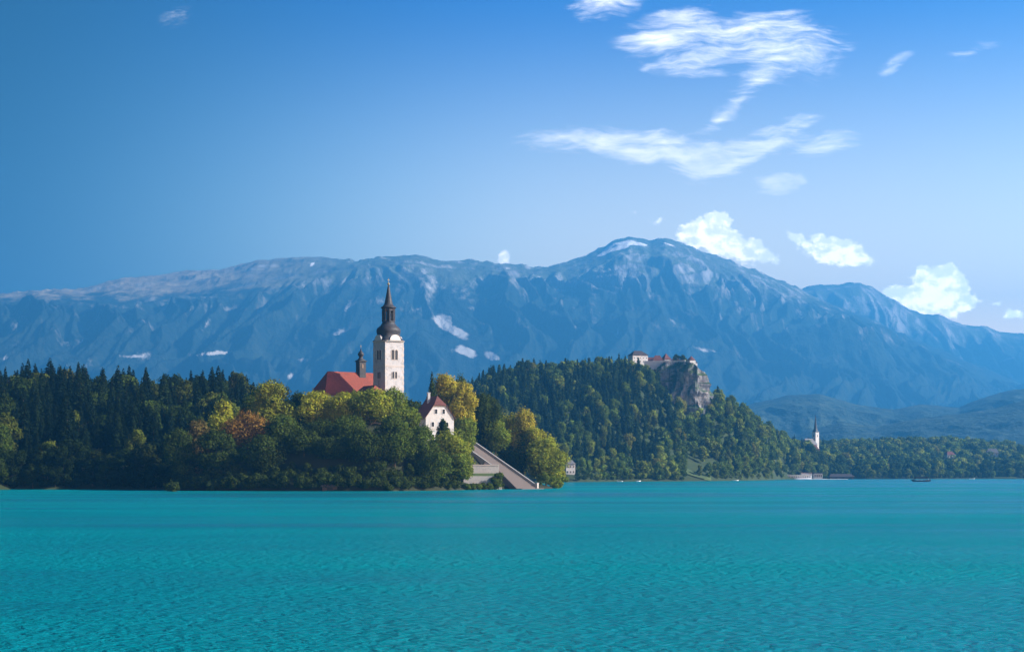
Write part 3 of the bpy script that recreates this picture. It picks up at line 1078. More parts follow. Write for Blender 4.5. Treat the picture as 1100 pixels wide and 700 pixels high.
# ---- the trees of the island, each with its own crown and trunk: centre px, depth, row of its top, width in px, colour, kind, label
DK, DG, MG, YG, GO, OR, BN = (.040, .058, .012), (.068, .098, .016), (.125, .165, .022), (.255, .26, .028), (.31, .27, .032), (.19, .11, .025), (.11, .085, .026)
YG2 = (.185, .21, .025)
ITREES = [
    (194, 583, 462, 40, DK, 'b', 'low blackish tree at the far tip of the island beside the open lake'),
    (212, 590, 452, 40, BN, 'b', 'brownish tree near the island tip, next to the low blackish one'),
    (232, 578, 462, 46, DK, 'b', 'dark shoreline tree in front of the yellow-green rounded crown'),
    (237, 606, 431, 36, YG, 'b', 'small yellow-green rounded crown left of the orange tree'),
    (265, 592, 447, 54, OR, 'b', 'orange-brown autumn tree, the only orange crown on the island'),
    (268, 630, 428, 36, DG, 'b', 'dark green tree peeping up behind the orange-brown one'),
    (282, 575, 470, 50, DK, 'b', 'dark shoreline tree under the orange-brown crown'),
    (291, 618, 410, 58, YG, 'b', 'tall bright yellow-green tree left of the church roof, highest on that side'),
    (302, 588, 451, 46, DG, 'b', 'dark green tree below the tall bright yellow-green crown'),
    (322, 628, 424, 36, DK, 'b', 'shaded tree just left of the dark hip of the church roof'),
    (326, 577, 466, 48, DK, 'b', 'dark shoreline tree left of the small boathouse on the island'),
    (340, 600, 427, 50, YG, 'b', 'broad sunlit yellow-green tree below the church hip roof'),
    (367, 597, 425, 42, YG, 'b', 'yellow-green tree with several lit tufts below the church'),
    (352, 622, 418, 30, DG, 'b', 'dark crown touching the left eave of the church'),
    (360, 576, 474, 48, DK, 'b', 'dark shoreline tree right above the small boathouse'),
    (378, 604, 420, 42, YG2, 'b', 'mid green tree along the church eave with lit top'),
    (372, 584, 452, 46, DG, 'b', 'deep green tree in the middle of the shaded island slope below the church'),
    (346, 583, 456, 42, DK, 'b', 'dark tree in the shaded island slope below the broad yellow-green one'),
    (398, 594, 422, 50, YG2, 'b', 'wide green tree below the low annex roof'),
    (392, 574, 462, 52, DK, 'b', 'dark shoreline tree below the annex and the bell tower'),
    (421, 600, 420, 42, MG, 'b', 'green tree at the foot of the bell tower, straight below it'),
    (424, 578, 446, 48, DG, 'b', 'deep green tree on the shore below the bell tower'),
    (439, 600, 437, 30, MG, 'b', 'upright green tree between bell tower and white house'),
    (450, 584, 458, 38, DG, 'b', 'dark green tree below the left corner of the white house'),
    (482, 600, 466, 50, YG2, 'b', 'round green tree in front of the white house, hiding its foot'),
    (466, 582, 487, 44, DG, 'b', 'low dark tree on the shore left of the stone terrace'),
    (492, 597, 487, 36, MG, 'b', 'low green tree leaning over the stone terrace wall'),
    (476, 611, 450, 15, DK, 'b', 'small dark tree standing against the white gable wall'),
    (464, 652, 398, 20, DK, 'c', 'dark pointed conifer behind the white house, the only one on the island'),
    (480, 660, 402, 36, GO, 'b', 'golden-yellow tree behind the red gable of the white house'),
    (496, 652, 412, 34, GO, 'b', 'golden-yellow tree right of the white house, lower than its neighbour'),
    (494, 690, 404, 26, DG, 'b', 'grey-green crown behind the golden-yellow trees'),
    (500, 640, 446, 28, MG, 'b', 'green tree between the white house and the top of the stone stairs'),
    (521, 680, 417, 36, DK, 'b', 'tall dark tree above the upper stone stairs, tallest right of the house'),
    (516, 688, 440, 32, DK, 'b', 'dark lower crown just behind the stair parapet top'),
    (532, 676, 452, 34, MG, 'b', 'mid green tree leaning over the stair parapet'),
    (546, 690, 443, 30, YG, 'b', 'pale yellow-green crown between the dark tall tree and the golden one'),
    (563, 686, 443, 38, GO, 'b', 'golden-green rounded tree above the lower stairs'),
    (578, 680, 456, 38, YG, 'b', 'yellow-green tree behind the big tree at the stair foot'),
    (587, 668, 472, 44, YG2, 'b', 'big round green tree at the foot of the stairs beside the lake'),
    (560, 684, 470, 44, DG, 'b', 'dark green tree right behind the middle of the stair parapet'),
    (597, 676, 486, 26, YG, 'b', 'low yellow-green tree at the outermost right end of the island'),
    (212, 640, 470, 50, DK, 'b', 'shaded tree on the back slope behind the island tip'),
    (252, 650, 456, 46, DK, 'b', 'shaded tree on the back slope behind the orange crown'),
    (308, 648, 432, 40, DK, 'b', 'shaded tree behind the tall bright yellow-green one'),
    (440, 650, 432, 36, DK, 'b', 'shaded tree behind bell tower and house'),
]
for k, (px, D, py, wpx, colr, kind, lab) in enumerate(ITREES):
    x = PX(px, D)
    z0 = max(gz(z_island, x, D), .4)
    h = PZ(py, D) - z0
    r = wpx / F * D / 2
    rg_ = np.random.default_rng(500 + k)
    t = empty('pine_tree' if kind == 'c' else 'broadleaf_tree', (x, D, z0), rg_.uniform(0, 6))
    tag(t, lab, 'conifer' if kind == 'c' else 'broadleaf tree', 'trees on the island')
    if kind == 'c':
        V, c = crown_conifer(rg_, h, r * 1.15, h * .05, 3400, .8, 14)
    else:
        V, c = crown_broad(rg_, h * 1.02, r * 1.08, min(h * .12, 2.0), int(3600 + 55 * r * h), .66, int(12 + r * 1.2 + h * .5), lean=(rg_.uniform(-1, 1), 0))
    cr = link(bpy.data.objects.new('crown', leaf_mesh('crown', V, c)), t)
    cr.color = (*colr, 1)
    trunk_geo(h * .85, .2 + h * .012, rg_, .8, 5 if kind == 'b' else 0).build('trunk', M['bark'], t)
# shrubs that overhang the waterline
SHR = [(186 + i * 8.2, None, 'f') for i in range(38)] + [(191 + i * 15.5, 4.5, 'f') for i in range(20)] + [(501, 602, 't'), (507, 604.5, 't'), (513, 607, 't'), (519, 609.5, 't'), (526, 613, 't')] + [(534, 618.5, 's'), (537, 620, 's')] + [(583, 660, 'e'), (590, 664, 'e'), (597, 670, 'e'), (602, 674, 'e')]
for k, (px, D, w) in enumerate(SHR):
    rg_ = np.random.default_rng(800 + k)
    if w == 'f':
        ys = np.arange(555, 680, .5)
        zz_ = z_island(PX(px, ys), ys)
        D = float(ys[np.argmax(zz_ > .35)]) + (rg_.uniform(-.5, 1.2) if D is None else D + rg_.uniform(0, 3))
    x = PX(px, D)
    h, r = {'f': (rg_.uniform(3.0, 6.5), rg_.uniform(2.6, 4.4)), 't': (2.4, 1.8), 's': (6.5, 2.8), 'e': (rg_.uniform(4, 7), 3.4)}[w]
    V, c = crown_broad(rg_, h, r, .2, 1100, .55, 9)
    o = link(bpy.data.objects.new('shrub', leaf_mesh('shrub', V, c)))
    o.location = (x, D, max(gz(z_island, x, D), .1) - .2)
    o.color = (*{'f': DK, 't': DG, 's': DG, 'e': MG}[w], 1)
    tag(o, {'f': 'dark shrub overhanging the waterline along the shaded front of the island', 't': 'small green bush in front of the lower terrace wall',
            's': 'dense bush between the terrace wall and the stone stairs', 'e': 'green shrub leaning over the water past the foot of the stairs'}[w], 'shrub',
        {'f': 'shrubs along the island waterline', 't': 'bushes in front of the terrace wall', 's': 'bushes beside the stairs', 'e': 'shrubs past the stair foot'}[w])
# ------------------------------------------------------------------ buildings of the island
def wall_window(parent, x, y, z, w, h, face, frame_mat, arch=False, name='window', d=.14, fw=.16, glass=None):
    """a window on a local wall face ('-y', '-x', '+x', '+y'): the frame, with its dark pane set back inside as a sub-part"""
    def fn(a, b, q):
        if face == '-y': return (x + a, y - q, z + b)
        if face == '+y': return (x - a, y + q, z + b)
        if face == '-x': return (x - q, y - a, z + b)
        return (x + q, y + a, z + b)
    def outline(w_, h_, z0):
        if not arch:
            return [(-w_ / 2, z0), (w_ / 2, z0), (w_ / 2, h_), (-w_ / 2, h_)]
        pts = [(-w_ / 2, z0), (w_ / 2, z0)]
        r = w_ / 2
        return pts + [(r * math.cos(t), h_ - r + r * math.sin(t)) for t in [math.pi * i / 8 for i in range(9)]]
    mb = MB()
    o_, i_ = outline(w + 2 * fw, h + fw, -fw), outline(w, h, 0)
    n = len(o_)
    for i in range(n):
        j = (i + 1) % n
        v = [fn(*o_[i], 0), fn(*o_[j], 0), fn(*i_[j], 0), fn(*i_[i], 0), fn(*o_[i], d), fn(*o_[j], d), fn(*i_[j], d), fn(*i_[i], d)]
        mb.add(v, [(0, 1, 5, 4), (4, 5, 6, 7), (3, 2, 6, 7), (0, 3, 2, 1)])
    f = mb.build(name, frame_mat, parent)
    MB().prism(i_, fn, .04).build('pane', glass or M['window_glass'], f)
    return f


# bell tower
TX, TY, TZ = PX(416.5, 610), 610, 23.4
ROT = math.radians(37)
bt = empty('bell_tower', (TX, TY + 4, TZ), ROT)
tag(bt, 'tall white stone bell tower with black onion spire rising above the island trees', 'bell tower')
HW = 4.15
TH = PZ(368, 614) - TZ
MB().box(-HW, HW, -HW, HW, -2, TH).build('wall', M['plaster'], bt)
q = MB()
for sx in (-1, 1):
    for sy in (-1, 1):
        for k in range(14):                                    # quoins
            a = .62 if k % 2 else .95
            z = 1 + k * (TH - 2) / 14
            q.box(*(sorted((sx * (HW + .05), sx * (HW - a)))), *(sorted((sy * (HW + .05), sy * (HW - a)))), z, z + 1.15)
q.build('quoins', M['stone_trim'], bt)
MB().box(-HW - .12, HW + .12, -HW - .12, HW + .12, TH - 9.2, TH - 8.9).build('string_course', M['stone_trim'], bt)
MB().lathe([(HW + .15, TH, 12), (HW + .55, TH + .25, 12), (HW + .6, TH + .5, 12)], 32, rot=0, p=12).build('cornice', M['white_wall'], bt)
for face in ('-y', '-x', '+x', '+y'):
    # curved gable over each face
    pts = [(-2.6, 0)] + [(2.3 * math.cos(t), .35 + 1.9 * math.sin(t)) for t in [math.pi - math.pi * i / 10 for i in range(11)]] + [(2.6, 0)]
    fn = {'-y': lambda a, b, d: (a, -HW - .62 + d, TH + .5 + b), '+y': lambda a, b, d: (a, HW + .62 - d, TH + .5 + b),
          '-x': lambda a, b, d: (-HW - .62 + d, a, TH + .5 + b), '+x': lambda a, b, d: (HW + .62 - d, a, TH + .5 + b)}[face]
    MB().prism(pts, fn, 1.6).build('gable', M['white_wall'], bt)
    for s in (-1, 1):
        e = {'-y': (s * .78, -HW), '+y': (s * .78, HW), '-x': (-HW, s * .78), '+x': (HW, s * .78)}[face]
        wall_window(bt, *e, TH - 6.6, 1.15, 3.7, face, M['stone_trim'], True, glass=M['dark_opening'])
        e = {'-y': (s * .62, -HW), '+y': (s * .62, HW), '-x': (-HW, s * .62), '+x': (HW, s * .62)}[face]
        wall_window(bt, *e, TH - 13.6, .92, 2.5, face, M['stone_trim'], True, glass=M['dark_opening'])
    e = {'-y': (0, -HW), '+y': (0, HW), '-x': (-HW, 0), '+x': (HW, 0)}[face]
    wall_window(bt, *e, TH - 17.6, .6, 1.2, face, M['stone_trim'], False, glass=M['dark_opening'])
s = .3503
z0 = TH + .5
rf = MB().lathe([(HW + .7, z0, 9), (HW + .2, z0 + .55, 7), (HW - .2, z0 + 1.5, 4), (HW - .3, z0 + 2.5, 3), (HW + .05, z0 + 3.3, 2.6), (HW + .2, z0 + 4.1, 2.4), (HW - .15, z0 + 5.0, 2.3), (HW - 1.1, z0 + 5.8, 2.2), (2.45, z0 + 6.8, 2.1), (2.35, z0 + 7.3, 2)], 32).build('onion_roof', M['slate'], bt, smooth=True)
lz = z0 + 7.3
ln = MB().lathe([(2.55, lz), (2.55, lz + .35)], 8)
for k in range(8):
    a = 2 * math.pi * (k + .5) / 8
    ln.tube((2.15 * math.cos(a), 2.15 * math.sin(a), lz + .3), (2.15 * math.cos(a), 2.15 * math.sin(a), lz + 5.0), .42, .42, 6)
ln.lathe([(.75, lz + .3), (.75, lz + 5)], 8)
ln.lathe([(2.35, lz + 4.1), (2.35, lz + 5.0)], 8)
ln.build('lantern', M['slate'], bt)
sz = lz + 5.0
MB().lathe([(2.5, sz), (2.95, sz + .3), (2.9, sz + .55), (2.3, sz + .9), (1.75, sz + 1.5), (1.45, sz + 2.4), (1.15, sz + 3.9), (.75, sz + 6.2), (.32, sz + 8.3), (.12, sz + 8.9)], 16).build('spire', M['slate'], bt, smooth=True)
MB().lathe([(.05, sz + 8.7), (.4, sz + 9.05), (.48, sz + 9.4), (.3, sz + 9.75), (.05, sz + 10.0)], 10).build('ball_finial', M['metal'], bt, smooth=True)
MB().box(-.07, .07, -.07, .07, sz + 9.9, sz + 11.5).box(-.5, .5, -.06, .06, sz + 10.7, sz + 10.9).build('cross', M['metal'], bt)


def hip_roof(b, L, z0, z1, hipA, hipB, over=.35):
    """ridge along local x from 0 to L at z1, eaves at y = -b..b and z0; hips reach hipA before and hipB beyond the ridge ends"""
    o = over
    v = [(-hipA - o, -b - o, z0), (L + hipB + o, -b - o, z0), (L + hipB + o, b + o, z0), (-hipA - o, b + o, z0), (0, 0, z1), (L, 0, z1)]
    t = .22
    v2 = [(x, y, z - t) for x, y, z in v[:4]]
    return MB().add(v + v2, [(0, 1, 5, 4), (2, 3, 4, 5), (3, 0, 4), (1, 2, 5), (6, 7, 1, 0), (7, 8, 2, 1), (8, 9, 3, 2), (9, 6, 0, 3), (9, 8, 7, 6)])


# church
CZ = 25.2
ch = empty('church', (*P(352, 399, 620)[:2], CZ), ROT)
tag(ch, 'church with steep red hipped roof and small black ridge turret among the trees', 'church')
eave, ridge = PZ(424, 617) - CZ, PZ(398.5, 620) - CZ
w_ = MB().box(-4.2, 26, -5.9, 5.9, -3, eave).build('wall', M['plaster'], ch)
hip_roof(6.0, 23, eave - .1, ridge, 4.6, 3).build('roof', M['red_tile'], ch)
for x in (1.5, 7, 12.5, 18):
    wall_window(ch, x, -5.9, eave - 6.5, 1.3, 4.2, '-y', M['stone_trim'], True)
for y in (-2.4, 2.4):
    wall_window(ch, -4.2, y, eave - 6, 1.2, 3.6, '-x', M['stone_trim'], True)
tx, tw = 14.8, 1.4
tz = PZ(389, 632) - CZ
tur = MB().box(tx - tw, tx + tw, -tw, tw, ridge - 2.6, tz).build('ridge_turret', M['slate'], ch)
MB().box(tx - tw - .35, tx + tw + .35, -tw - .35, tw + .35, tz, tz + .3).build('turret_cornice', M['slate'], tur)
for f_, e in (('-y', (tx, -tw)), ('-x', (tx - tw, 0))):
    wall_window(tur, *e, tz - 2.6, .8, 1.7, f_, M['slate'], True, 'louvre_window', .08, .1)
MB().lathe([(tw + .4, tz + .3, 8), (tw * .8, tz + .9, 4), (tw * .55, tz + 1.5), (tw * .5, tz + 1.9), (tw * .82, tz + 2.5), (tw * .88, tz + 3.0), (tw * .6, tz + 3.6), (.3, tz + 4.3), (.12, tz + 5.2)], 20, (tx, 0)).build('onion_dome', M['slate'], tur, smooth=True)
MB().tube((tx, 0, tz + 5.0), (tx, 0, tz + 6.6), .07).box(tx - .35, tx + .35, -.05, .05, tz + 5.9, tz + 6.05).build('finial', M['metal'], tur)

# low annex in front of the tower
AZ = 25.0
ap = P(403, 413, 601)
an = empty('church_annex', (ap[0], ap[1], AZ), ROT + math.radians(90))
tag(an, 'low annex with a red hipped roof at the foot of the bell tower', 'annex')
ae, ar = PZ(424.5, 599) - AZ, PZ(413.5, 601) - AZ
MB().box(-2.6, 8.5, -4.2, 4.2, -3, ae).build('wall', M['plaster'], an)
hip_roof(4.3, 8, ae - .1, ar, 2.7, 1.5, .3).build('roof', M['red_tile'], an)
for y in (-2, 2):
    wall_window(an, -2.6, y, ae - 3.2, 1.0, 1.8, '-x', M['stone_trim'])

# provost's house
HZ = PZ(471, 622) - .5
hp = P(472.5, 470, 622)
ho = empty('house', (hp[0], hp[1], HZ), math.radians(24))
tag(ho, 'white gabled house with a half-hipped red roof on the wooded island slope', 'house')
b, L = 5.75, 13.0
ze, zh, za = PZ(448, 622) - HZ, PZ(435.5, 622) - HZ, PZ(426, 624) - HZ
yh = 2.6
bh = b * (za - zh) / (za - ze)
v = []
for y in (0, L):
    v += [(-b, y, -6), (b, y, -6), (b, y, ze), (bh, y, zh), (-bh, y, zh), (-b, y, ze)]
wl = MB().add(v, [(0, 1, 2, 3, 4, 5), (11, 10, 9, 8, 7, 6)] + [(i, 6 + i, 6 + (i + 1) % 6, (i + 1) % 6) for i in range(6)])
wl.build('wall', M['white_wall'], ho)
ov, ft = .55, .25
k_ = (za - ze) / b
def slope(s):
    e = (s * (b + ov), ze - ov * k_ + .05)
    h_ = (s * bh, zh + .05)
    pts = [(e[0], -ov, e[1]), (h_[0], -ov, h_[1]), (0, yh, za + .12), (0, L + .4, za + .12), (e[0], L + .4, e[1])]
    up = [(x, y, z + ft) for x, y, z in pts]
    n = len(pts)
    return pts + up, [tuple(range(n)), tuple(range(2 * n - 1, n - 1, -1))] + [(i, n + i, n + (i + 1) % n, (i + 1) % n) for i in range(n)]
rfm = MB()
for s_ in (-1, 1):
    rfm.add(*slope(s_))
tri = [(-bh, -ov, zh + .05), (bh, -ov, zh + .05), (0, yh, za + .12)]
up = [(x, y, z + ft) for x, y, z in tri]
roof = rfm.add(tri + up, [(0, 1, 2), (5, 4, 3), (0, 3, 4, 1), (1, 4, 5, 2), (2, 5, 3, 0)]).build('roof', M['red_tile_old'], ho)
MB().box(-2.2, -1.2, 7, 8, za - 2.4, za + 1.6).box(-2.35, -1.05, 6.85, 8.15, za + 1.6, za + 1.85).build('chimney', M['plaster'], roof)
for x in (-1.55, 1.55):
    wall_window(ho, x, 0, zh - 3.1, 1.05, 1.75, '-y', M['white_paint'], glass=M['dark_opening'], fw=.1)
for x in (-2.9, 0, 2.9):
    wall_window(ho, x, 0, ze - 3.6, 1.05, 1.75, '-y', M['white_paint'], glass=M['dark_opening'], fw=.1)
    wall_window(ho, x, 0, ze - 8.2, 1.1, 1.7, '-y', M['white_paint'], glass=M['dark_opening'], fw=.1)
for y in (2.5, 6, 9.5):
    wall_window(ho, -b, y, ze - 3.6, 1.05, 1.75, '-x', M['white_paint'], glass=M['dark_opening'], fw=.1)
MB().box(-b - .06, b + .06, -.08, .02, ze - 4.7, ze - 4.45).build('string_course', M['stone_trim'], ho)

# the long stone stairs
A = Vector((PX(506, 664), 664, PZ(472, 664)))          # left edge at the top
Bt = Vector((PX(553, 650), 650 - 12, 0))
sd = Vector((.80, -.60, 0)).normalized()                 # downhill
sw_ = Vector((.60, .80, 0)).normalized()                 # to the right-hand parapet, away from the viewer
TOPZ, RUN, WID = 19.0, 34.0, 8.4
P0 = Vector((PX(489, 655), 655, 0))                      # left edge of the top step
st = empty('staircase', (P0.x, P0.y, 0), math.atan2(sd.y, sd.x))
tag(st, 'long stone staircase climbing from the lake to the island church', 'staircase')
NST = 48
mb = MB()
for i in range(NST):                                     # local x runs downhill, local y towards the far parapet
    x0, x1 = RUN * i / NST, RUN * (i + 1) / NST
    zt = TOPZ * (1 - i / NST)
    fl = max(0, (i / NST - .62)) * 13                     # the lowest flight widens
    mb.box(x0, x1 + .05, -fl, WID - .002, zt - 2.6 if zt > 2.8 else -.6, zt + .35)
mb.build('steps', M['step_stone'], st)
def parapet(y0, y1, xa, xb, h, name, m):
    za, zb = TOPZ * (1 - xa / RUN), TOPZ * (1 - xb / RUN)
    v = [(xa, y0, za - 3), (xb, y0, min(zb - 3, -.5) if zb < 4 else zb - 3), (xb, y0, zb + h), (xa, y0, za + h)]
    v += [(x, y1, z) for x, _, z in v]
    MB().add(v, [(0, 1, 2, 3), (7, 6, 5, 4), (0, 4, 5, 1), (1, 5, 6, 2), (2, 6, 7, 3), (3, 7, 4, 0)]).build(name, m, st)
parapet(WID, WID + .6, -1, RUN - .3, 1.75, 'parapet', M['wall_stone'])
parapet(WID - .1, WID + .75, -1.1, RUN - .2, 1.751, 'coping', M['stone_trim']) if False else None
parapet(-.5, 0, -1, RUN * .60, 1.0, 'low_parapet', M['wall_stone'])
MB().box(RUN - .3, RUN + .7, WID - .1, WID + .9, -.6, 2.2).box(RUN - .42, RUN + .82, WID - .22, WID + 1.02, 2.2, 2.45).build('end_pier', M['stone_trim'], st)
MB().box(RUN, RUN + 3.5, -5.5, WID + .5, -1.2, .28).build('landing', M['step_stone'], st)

# terrace walls left of the stairs
tw_ = empty('terrace_wall', (PX(499, 618), 618, 0), math.radians(14))
tag(tw_, 'pale two-tier stone retaining wall with a grassy ledge beside the stairs', 'retaining wall')
u = F / 622
def lx(px): return (px - 499) / u
zl = lambda py: PZ(py, 622)
MB().box(lx(499), lx(541), 6, 8.5, 3, zl(499.5)).build('upper_wall', M['wall_stone'], tw_)
MB().box(lx(498.5), lx(541), 5.8, 8.7, zl(499.5), zl(499.5) + .3).build('coping', M['stone_trim'], tw_)
MB().box(lx(498), lx(540), 0, 1.0, -.8, zl(511)).build('lower_wall', M['wall_stone'], tw_)
v = [(lx(498), .95, zl(511) - .02), (lx(541), .95, zl(511) - .02), (lx(541), 6.1, zl(509) + .35), (lx(498), 6.1, zl(509) + .35)]
MB().add(v + [(x, y, z - 1.2) for x, y, z in v], [(0, 1, 2, 3), (7, 6, 5, 4), (0, 4, 5, 1), (1, 5, 6, 2), (2, 6, 7, 3), (3, 7, 4, 0)]).build('grass_ledge', M['grass'], tw_)

# gate lodge roof between wall and stairs
lp = (PX(521, 632), 632)
lo = empty('garden_shed', (lp[0], lp[1], zl(507)), math.radians(30))
tag(lo, 'tiny stone shed with dark pointed roof tucked beside the staircase', 'shed')
MB().box(-2.4, 2.4, -2, 2, -2.5, 1.8).build('wall', M['wall_stone'], lo)
hip_roof(2.1, .8, 1.75, 3.9, 2.4, 1.8, .25).build('roof', M['brown_tile'], lo)

# small boathouse on the shaded front shore
bp = P(353, 524, 561)
bo = empty('boathouse', (bp[0], 564.5, .1), math.radians(8))
tag(bo, 'tiny grey-roofed boathouse at the waterline under the dark island trees', 'boathouse')
MB().box(-2.6, 2.6, -1.6, 1.6, -.8, 1.5).build('wall', M['timber'], bo)
v = [(-3.2, -2.0, 1.45), (3.2, -2.0, 1.45), (3.2, 2.0, 1.45), (-3.2, 2.0, 1.45), (-2.6, 0, 2.7), (2.6, 0, 2.7)]
MB().add(v, [(0, 1, 5, 4), (2, 3, 4, 5), (3, 0, 4), (1, 2, 5), (3, 2, 1, 0)]).build('roof', M['grey_tile'], bo)
MB().box(-1.0, 1.0, -1.66, -1.6, -.3, 1.2).build('boat_door', M['dark_opening'], bo)

# ------------------------------------------------------------------ castle cliff and castle
def cliff():
    # plan of the rock face from its shaded side, round the nose, to the sunlit side
    plan = [(PX(676, 1545), 1560), (PX(684, 1525), 1530), (PX(700, 1500), 1502), (PX(716, 1484), 1484), (PX(732, 1470), 1468), (PX(743, 1460), 1456), (PX(750, 1457), 1455),
            (PX(755, 1466), 1466), (PX(758, 1490), 1492), (PX(759, 1530), 1535), (PX(759, 1580), 1585)]
    top = [PZ(389.5, 1500), PZ(389.2, 1500), PZ(389, 1500), PZ(389, 1490), PZ(389.2, 1480), PZ(390.5, 1470), PZ(395, 1465), PZ(404, 1470), PZ(416, 1490), PZ(424, 1530), PZ(426, 1580)]
    pl = np.array(plan)
    seg = np.concatenate([[0], np.cumsum(np.hypot(*np.diff(pl, axis=0).T))])
    n, m_ = 150, 70
    t = np.linspace(0, seg[-1], n)
    bx, by, bt_ = np.interp(t, seg, pl[:, 0]), np.interp(t, seg, pl[:, 1]), np.interp(t, seg, top)
    dx, dy = np.gradient(bx), np.gradient(by)
    ln_ = np.hypot(dx, dy)
    nx, ny = dy / ln_, -dx / ln_
    bt_ = bt_ + 1.2 * fbm(t / 9, t * 0, 3) * (t > 95)
    k = np.linspace(0, 1, m_)[:, None]
    zb = 30.0
    z = zb + (bt_ - zb)[None, :] * k
    T = np.broadcast_to(t, z.shape)
    d = 6.5 * (ridged(T / 26, z / 90 + 2, 4, .55) - .8) + 3.2 * fbm(T / 12, z / 14, 4) + 2.2 * ridged(T / 60 + 4, z / 16, 3) + (1 - k) * 2.5 - sstep(.9, 1, k) * 2.5
    X, Y = bx + nx * d, by + ny * d
    V = [np.stack([X, Y, z], -1)]
    # the top: sheet drawn in towards the middle of the platform
    cx, cy = PX(722, 1530), 1540
    for f in (.25, .55, .85):
        X2, Y2 = X[-1] + (cx - X[-1]) * f, Y[-1] + (cy - Y[-1]) * f
        V.append(np.stack([X2, Y2, z[-1] + (PZ(391, 1500) - z[-1]) * min(1, f * 1.4) + fbm(X2 / 8, Y2 / 8, 2)], -1)[None])
    V = np.concatenate(V).reshape(-1, 3)
    return structure('cliff', np_mesh('cliff', V, grid_faces(m_ + 3, n), [M['rock']], smooth=False))


cliff()
K = 1500 / F           # metres per photo pixel at the castle
cz = PZ(392, 1500)
CR = math.radians(28)
cp = P(686, 390, 1505)


def cx_(px): return PX(px, 1500)


def zz(py): return PZ(py, 1500)


ca = empty('castle', (cx_(690), 1508, cz), 0)
tag(ca, 'hilltop castle with pale walls and red roofs along the cliff edge', 'castle')


def block(name, px0, px1, y0, y1, py_eave, py_ridge, roofmat, wallmat, rot, hipA, hipB, windows=0, zb=-6):
    """one castle building: walls with windows and a hipped roof, parts of the castle"""
    w = (px1 - px0) * K
    sub = MB()
    ze_, zr_ = zz(py_eave) - cz, zz(py_ridge) - cz
    c, s_ = math.cos(rot), math.sin(rot)
    ox, oy = cx_((px0 + px1) / 2) - cx_(690), (y0 + y1) / 2 - 1508
    hx, hy = w / 2 / max(c + s_ * (y1 - y0) / w, .5), (y1 - y0) / 2
    def tr(p): return (ox + p[0] * c - p[1] * s_, oy + p[0] * s_ + p[1] * c, p[2])
    sub.box(-hx, hx, -hy, hy, zb, ze_)
    sub.v = [tr(p) for p in sub.v]
    wo_ = sub.build('wall', wallmat, ca)
    r = hip_roof(hy, 2 * hx - hipA - hipB, ze_, zr_, hipA, hipB, .5)
    r.v = [tr((p[0] - hx + hipA, p[1], p[2])) for p in r.v]
    r.build('roof', roofmat, ca)
    for i in range(windows):
        a = -hx + (i + .5) * 2 * hx / windows
        for dz in ((-3.2, -6.4) if windows > 3 else (-3.0,)):
            m = MB().box(a - .4, a + .4, -hy - .1, -hy + .05, ze_ + dz, ze_ + dz + 1.1)
            m.v = [tr(p) for p in m.v]
            m.build('window', M['window_glass'], wo_)


block('palace', 675.5, 696, 1500, 1511, 381.2, 376.2, M['brown_tile'], M['white_wall'], math.radians(20), 4, 4, 5)
block('wing', 697, 711, 1508, 1516, 386.5, 382.6, M['red_tile_old'], M['white_wall'], math.radians(-8), .5, 2, 3)
block('range', 702, 713, 1504, 1511, 386.5, 381.0, M['red_tile_old'], M['white_wall'], 0, 2, 3, 3)
block('tower_house', 711.5, 721, 1505, 1512, 385.2, 378.6, M['red_tile_old'], M['white_wall'], math.radians(25), 3.2, 3.2, 2)
block('barn', 722, 732, 1508, 1515, 386.6, 383.2, M['brown_tile'], M['white_wall'], 0, 2, 2, 3)
block('gate', 733, 739, 1496, 1503, 387.4, 384.4, M['brown_tile'], M['plaster'], math.radians(30), 2, 2, 1)
cw = MB()
for a_, b_ in (((692, 1499), (705, 1497)), ((705, 1497), (722, 1494)), ((722, 1494), (736, 1486)), ((736, 1486), (741, 1478)), ((741, 1478), (747, 1480))):
    p0, p1 = Vector((PX(a_[0], a_[1]) - cx_(690), a_[1] - 1508, 0)), Vector((PX(b_[0], b_[1]) - cx_(690), b_[1] - 1508, 0))
    d = (p1 - p0).normalized()
    n_ = Vector((-d.y, d.x, 0)) * .5
    h_ = zz(387.6) - cz if a_[0] < 735 else zz(389) - cz
    pts = [p0 - n_, p1 - n_, p1 + n_, p0 + n_]
    cw.add([(p.x, p.y, -4) for p in pts] + [(p.x, p.y, h_) for p in pts], [(3, 2, 1, 0), (4, 5, 6, 7), (0, 1, 5, 4), (1, 2, 6, 5), (2, 3, 7, 6), (3, 0, 4, 7)])
cw.build('curtain_wall', M['white_wall'], ca)
rt = (PX(742.5, 1483) - cx_(690), 1483 - 1508)
tow = MB().lathe([(3.5, -12), (3.4, zz(388) - cz)], 14, rt).build('round_tower', M['plaster'], ca)
MB().lathe([(4.0, zz(388) - cz - .1), (2.0, zz(385.8) - cz), (.1, zz(383.6) - cz)], 14, rt).build('cone_roof', M['red_tile_old'], tow)
rt2 = (PX(746.5, 1490) - cx_(690), 1490 - 1508)
tow = MB().lathe([(2.2, -14), (2.2, zz(390.5) - cz)], 12, rt2).build('round_tower', M['plaster'], ca)
MB().lathe([(2.6, zz(390.6) - cz), (.1, zz(387.6) - cz)], 12, rt2).build('cone_roof', M['brown_tile'], tow)
ms = empty('mast', (PX(663.6, 1490), 1490, gz(z_castle, PX(663.6, 1490), 1490)), 0)
tag(ms, 'thin lattice mast standing among the treetops beside the castle', 'mast')
mz = PZ(386, 1490) - gz(z_castle, PX(663.6, 1490), 1490)
MB().tube((0, 0, 0), (0, 0, mz), .28, .14).build('pole', M['metal'], ms)
MB().box(-.7, .7, -.3, .3, mz - 3.5, mz - .8).build('antenna', M['metal'], ms)
